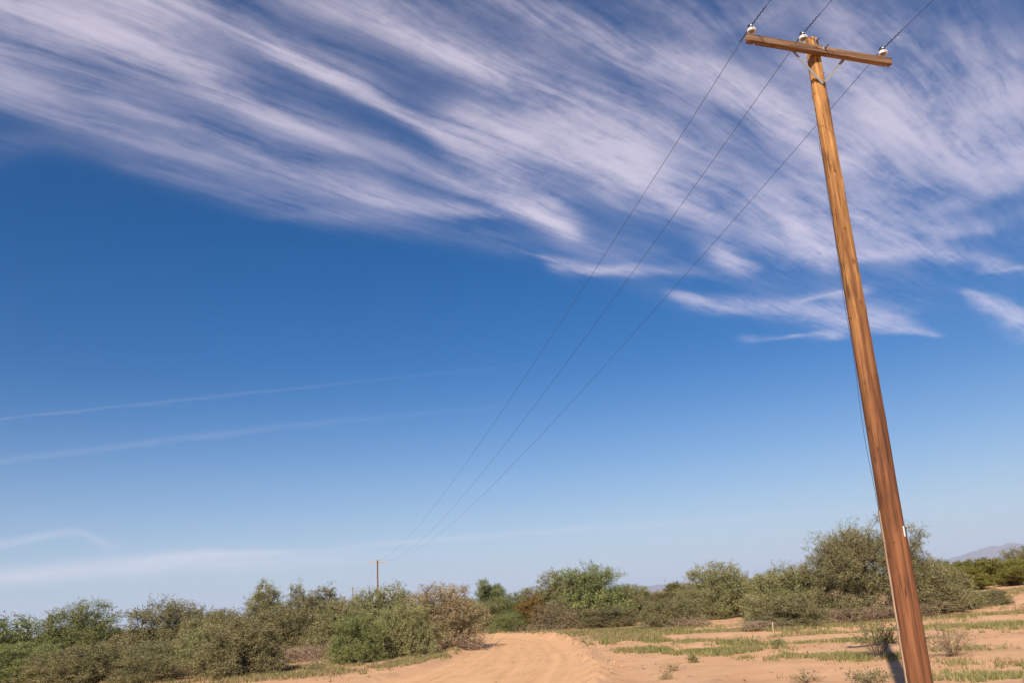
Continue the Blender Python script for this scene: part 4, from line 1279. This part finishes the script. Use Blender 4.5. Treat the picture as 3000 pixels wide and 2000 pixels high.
# dry sticks and leaf litter lying about on the open sand
def litter():
    rng = np.random.default_rng(33)
    n = 2600
    x = rng.uniform(-14, 22, n); y = 12 + 38 * rng.random(n) ** 1.3
    lat, w2, arc = road_coords(x, y)
    ok = ((np.abs(lat) > w2 * 1.0) | (rng.random(n) < .10)) & (vnoise(x * .6, y * .6, 96) + .5 * rng.random(n) > .62)
    x, y = x[ok], y[ok]; n = len(x)
    a = rng.uniform(0, 6.28, n); L = rng.uniform(.03, .16, n) * np.where(rng.random(n) < .12, 3, 1); w = rng.uniform(.006, .016, n)
    z = height(x, y) + .006
    dx, dy = np.cos(a), np.sin(a)
    bend = rng.normal(size=n) * .2
    P0 = np.stack([x, y, z], -1)
    P1 = np.stack([x + dx * L * .5 - dy * L * bend, y + dy * L * .5 + dx * L * bend, z + rng.uniform(.0, .03, n)], -1)
    P2 = np.stack([x + dx * L, y + dy * L, z + rng.uniform(0, .02, n)], -1)
    S = np.stack([-dy * w, dx * w, np.zeros(n)], -1); U = np.zeros((n, 3)); U[:, 2] = w * 1.2
    V = np.stack([P0 - S, P0 + S, P1 - S + U * .2, P1 + S + U * .2, P1 + U, P0 + U, P2], 1)
    F = np.array([(0, 2, 4), (0, 4, 5), (1, 5, 4), (1, 4, 3), (2, 6, 4), (3, 4, 6)])
    me = make_mesh('litter', V.reshape(-1, 3), (F[None] + (np.arange(n) * 7)[:, None, None]).reshape(-1), 3)
    tag(link('litter', me, mat_bark('litter_stick', (.12, .08, .055), (.30, .21, .14))), 'dry sticks and plant litter scattered on the sand', 'litter', kind='stuff')
litter()

# ------------------------------------------------------------------ dead brush, weeds, stake
def twig_pile(name, x, y, w, d, h, n, seed, label, mat=M_TWIG, cat='branches', lean=0.0, r=.008):
    rng = np.random.default_rng(seed)
    b = MB()
    for k in range(n):
        a = rng.uniform(0, 6.28); rr = math.sqrt(rng.random())
        sx, sy = math.cos(a) * rr * w * .45, math.sin(a) * rr * d * .45
        L = rng.uniform(.35, 1.0) * max(w, d) * .42
        a2 = rng.uniform(0, 6.28); el = rng.uniform(.05, 1.0)
        p0 = np.array([sx, sy, gz_at(x + sx, y + sy) - gz_at(x, y) + rng.uniform(0, h * .25)])
        dv = np.array([math.cos(a2) * math.cos(el), math.sin(a2) * math.cos(el), math.sin(el)])
        q1 = p0 + dv * L * .5 + rng.normal(size=3) * .05; q2 = p0 + dv * L + rng.normal(size=3) * .08
        q2[2] = min(q2[2], h * rng.uniform(.7, 1.05)); q1[2] = min(q1[2], h * .8)
        q2[2] = max(q2[2], .02)
        b.tube([p0, q1, q2], [r * 1.3, r, r * .4], 3, False)
        for _ in range(2):
            e = q1 + (q2 - q1) * rng.random() + rng.normal(size=3) * [.16, .16, .10]; e[2] = np.clip(e[2], .01, h * 1.05)
            b.tube([q1, e], [r * .6, r * .3], 3, False)
    o = link(name, b.mesh(name), mat); o.location = (x, y, gz_at(x, y))
    tag(o, label, cat)
    return o
twig_pile('dead_branches', -9.3, 32.6, 3.4, 1.6, .55, 240, 1, 'tangle of grey dead branches on the ground under the left thicket')
twig_pile('dead_branches', -7.9, 34.0, 2.6, 1.6, .95, 170, 2, 'heap of dead brushwood leaning in the dark hollow of the left thicket')
twig_pile('dead_branches', -2.9, 34.6, 2.4, 1.2, .75, 150, 3, 'dead grey twigs at the foot of the tan dried bush')
twig_pile('dead_branches', 13.2, 32.5, 5.2, 1.5, .60, 300, 4, 'long heap of dry sticks beneath the biggest mesquite')
twig_pile('dead_branches', 8.6, 31.0, 2.6, 1.0, .40, 120, 5, 'low grey sticks at the foot of the wide brush skirt')
twig_pile('dead_branches', -12.2, 29.0, 2.2, 1.2, .45, 120, 6, 'bleached dead twigs beside the verge-side bush')
twig_pile('dead_branches', .2, 45.6, 2.6, .9, .45, 90, 7, 'fallen dead branch at the outer edge of the road bend')
twig_pile('dead_branches', 6.8, 37.2, 1.8, .9, .7, 90, 8, 'bare grey twigs at the base of the lone rounded shrub')

def weed(name, x, y, w, h, n, seed, label, leaf, leaves=9, mat=M_TWIG, r=.0045, lsz=(.03, .06), green=True):
    """small upright plant: thin forking stems with leaves"""
    rng = np.random.default_rng(seed)
    root = empty(name, (x, y, gz_at(x, y)))
    b = MB(); C, D = [], []
    for k in range(n):
        a = rng.uniform(0, 6.28); sp = rng.random() ** .6
        tip = np.array([math.cos(a) * sp * w * .5, math.sin(a) * sp * w * .5, h * rng.uniform(.45, 1.0) * (1 - .35 * sp)])
        m = tip * [.45, .45, .55] + rng.normal(size=3) * .02
        b.tube([(rng.normal() * .02, rng.normal() * .02, -.03), m, tip], [r, r * .75, r * .35], 3, False)
        for q in range(3):
            e = m + (tip - m) * rng.random(); t2 = e + rng.normal(size=3) * [.07, .07, .05] + [0, 0, .05]
            b.tube([e, t2], [r * .5, r * .25], 3, False)
            for _ in range(leaves):
                C.append(e + (t2 - e) * rng.random() + rng.normal(size=3) * .02); D.append(rng.normal(size=3) + [0, 0, .3])
    link('stem', b.mesh('stem'), mat, root)
    if C:
        C, D = np.array(C), np.array(D)
        C[:, 2] = np.maximum(C[:, 2], .01)
        me = leaf_mesh('foliage', rng, C, D, rng.uniform(*lsz, len(C)), rng.uniform(.012, .022, len(C)), rng.random(len(C)))
        link('foliage', me, leaf, root)
    tag(root, label, 'weed')
    return root
weed('upright_weed', 6.95, 17.55, 1.0, 1.05, 42, 21, 'dark upright weed standing in the pole\'s shadow', M_MESQ2, 8, M_BARK, .006)
weed('straw_weed', 7.75, 17.5, 1.0, .62, 60, 22, 'pale straw weed between the shadowed weed and the near pole', M_STRAW, 4)
weed('straw_weed', 8.2, 17.0, 1.3, .75, 80, 23, 'dry tangled weed just right of the near pole', M_STRAW, 3)
weed('leafy_weed', 5.45, 14.3, .9, .22, 40, 24, 'low leafy weed on the sand left of the pole\'s foot', M_MESQ, 7)
weed('leafy_weed', 4.75, 15.4, .7, .09, 26, 25, 'low brown weed on bare sand left of the leafy weed', M_TAN, 5)
weed('leafy_weed', 3.75, 20.6, .35, .20, 22, 26, 'lone small green weed on the sand right of the road', M_GRASS, 7)
weed('leafy_weed', 10.5, 17.6, .8, .35, 34, 27, 'small green weed farther right of the near pole', M_MESQ2, 7)
weed('leafy_weed', 9.6, 15.3, .9, .28, 40, 28, 'low green weed near the bottom right corner', M_GRASS, 8)
weed('leafy_weed', 6.3, 22.3, .5, .18, 24, 29, 'tiny dark green weed on sand between the grass bands', M_MESQ2, 8)
weed('straw_weed', 2.6, 17.4, .35, .10, 16, 30, 'dry weed on the crumbled right edge of the road', M_STRAW, 4)
weed('straw_weed', 2.95, 18.8, .35, .10, 14, 31, 'second dry weed beside the crumbled right road edge', M_STRAW, 4)
weed('leafy_weed', -7.0, 27.0, .9, .35, 44, 32, 'rounded olive weed on the left verge near the dead branches', M_MESQ, 7)

b = MB(); b.box(-.014, .014, -.010, .010, -.1, .38, .003); 
V = np.concatenate(b.V); 
st = link('survey_stake', b.mesh('survey_stake'), mat_simple('bare_stake_wood', (.62, .45, .30), .8, 0, .2, .15)); st.location = (8.22, 29.3, gz_at(8.22, 29.3)); st.rotation_euler = (.03, .04, .4)
tag(st, 'small pale wooden stake standing in the grass before the brush skirt', 'stake')

# ------------------------------------------------------------------ distant hills, pylons, haze
def hill(name, pts, y0, depth, label, seed):
    """ridge line given as (x, z) at distance y0, with slopes in front and behind"""
    rng = np.random.default_rng(seed)
    P = np.array(pts, float)
    xs = np.linspace(P[0, 0], P[-1, 0], 160)
    zs = np.interp(xs, P[:, 0], P[:, 1])
    env = np.clip(zs / max(P[:, 1].max(), 1), 0, 1)
    zs = zs + P[:, 1].max() * .14 * fbm(xs / (depth * .22), xs * 0, seed, 5) * env
    rows = []
    for f in np.linspace(-1, 1, 25):
        k = 1 - abs(f)
        zz = zs * k ** .9 + P[:, 1].max() * .35 * fbm(xs / (depth * .25), xs * 0 + f * 5.0, seed + 9, 5) * k * (1 - k) * 3
        rows.append(np.stack([xs, np.full_like(xs, y0 + f * depth), np.maximum(zz, -2) - 1.0 * (k < .01) * 8], -1))
    V = np.concatenate(rows); n = len(xs)
    i, j = np.meshgrid(np.arange(24), np.arange(n - 1), indexing='ij')
    q = np.stack([i * n + j, i * n + j + 1, (i + 1) * n + j + 1, (i + 1) * n + j], -1).reshape(-1)
    me = make_mesh(name, V, q, 4, smooth=False)
    o = link(name, me, M_HILL)
    tag(o, label, 'hills', kind='structure')
m_, N_, o_ = new_mat('desert_rock')
g_ = N_.new('ShaderNodeNewGeometry')
bsdf(N_, o_, N_.mix(N_.noise(g_.outputs['Position'], .012, 5), (.10, .08, .08, 1), (.22, .17, .15, 1)), .95, .1)
M_HILL = m_
hill('hills', HILL_R, HILL_Y, 2200, 'hazy purple desert hills at the right edge', 5)
hill('hills', HILL_M, HILL_Y, 1600, 'low hazy purple hills seen over the middle scrub', 8)

def pylon(x, y, hgt, label):
    b = MB(); w = hgt * .09
    c = [(-w, -w), (w, -w), (w, w), (-w, w)]
    lv = [0, .2, .4, .58, .74, .88, 1.0]
    wid = lambda f: 1 - .9 * min(f / .74, 1) if f < .74 else .10
    for i in range(4):
        b.tube([(c[i][0] * wid(f), c[i][1] * wid(f), hgt * f) for f in lv], .22, 4)
        j = (i + 1) % 4
        for a in range(4):
            f0, f1 = lv[a], lv[a + 1]
            b.tube([(c[i][0] * wid(f0), c[i][1] * wid(f0), hgt * f0), (c[j][0] * wid(f1), c[j][1] * wid(f1), hgt * f1)], .14, 3)
    root = empty('transmission_tower', (x, y, 0), (0, 0, .4))
    link('lattice', b.mesh('lattice'), M_GALV, root)
    for f, l in ((.74, .20), (.86, .15)):
        t = MB(); t.tube([(-hgt * l, 0, hgt * f), (0, 0, hgt * (f + .03)), (hgt * l, 0, hgt * f)], .25, 4)
        link('arm', t.mesh('arm'), M_GALV, root)
    tag(root, label, 'tower', 'far transmission towers')
pylon(420, 2600, 42, 'faint lattice tower on the horizon above the middle hills')
pylon(1420, 2600, 40, 'faint lattice tower on the horizon left of the right-hand hills')

hz = MB(); hz.box(-16000, 16000, -600, 17000, -12, HAZE_TOP)
hm, HN, hout = new_mat('haze')
pv = HN.new('ShaderNodeVolumePrincipled')
pv.inputs['Color'].default_value = HAZE_COL
pv.inputs['Density'].default_value = HAZE_D
pv.inputs['Anisotropy'].default_value = 0.0
hm.node_tree.links.new(pv.outputs[0], hout.inputs['Volume'])
ho = link('haze', hz.mesh('haze'), hm)
tag(ho, 'thin pale desert haze', 'haze', kind='stuff')
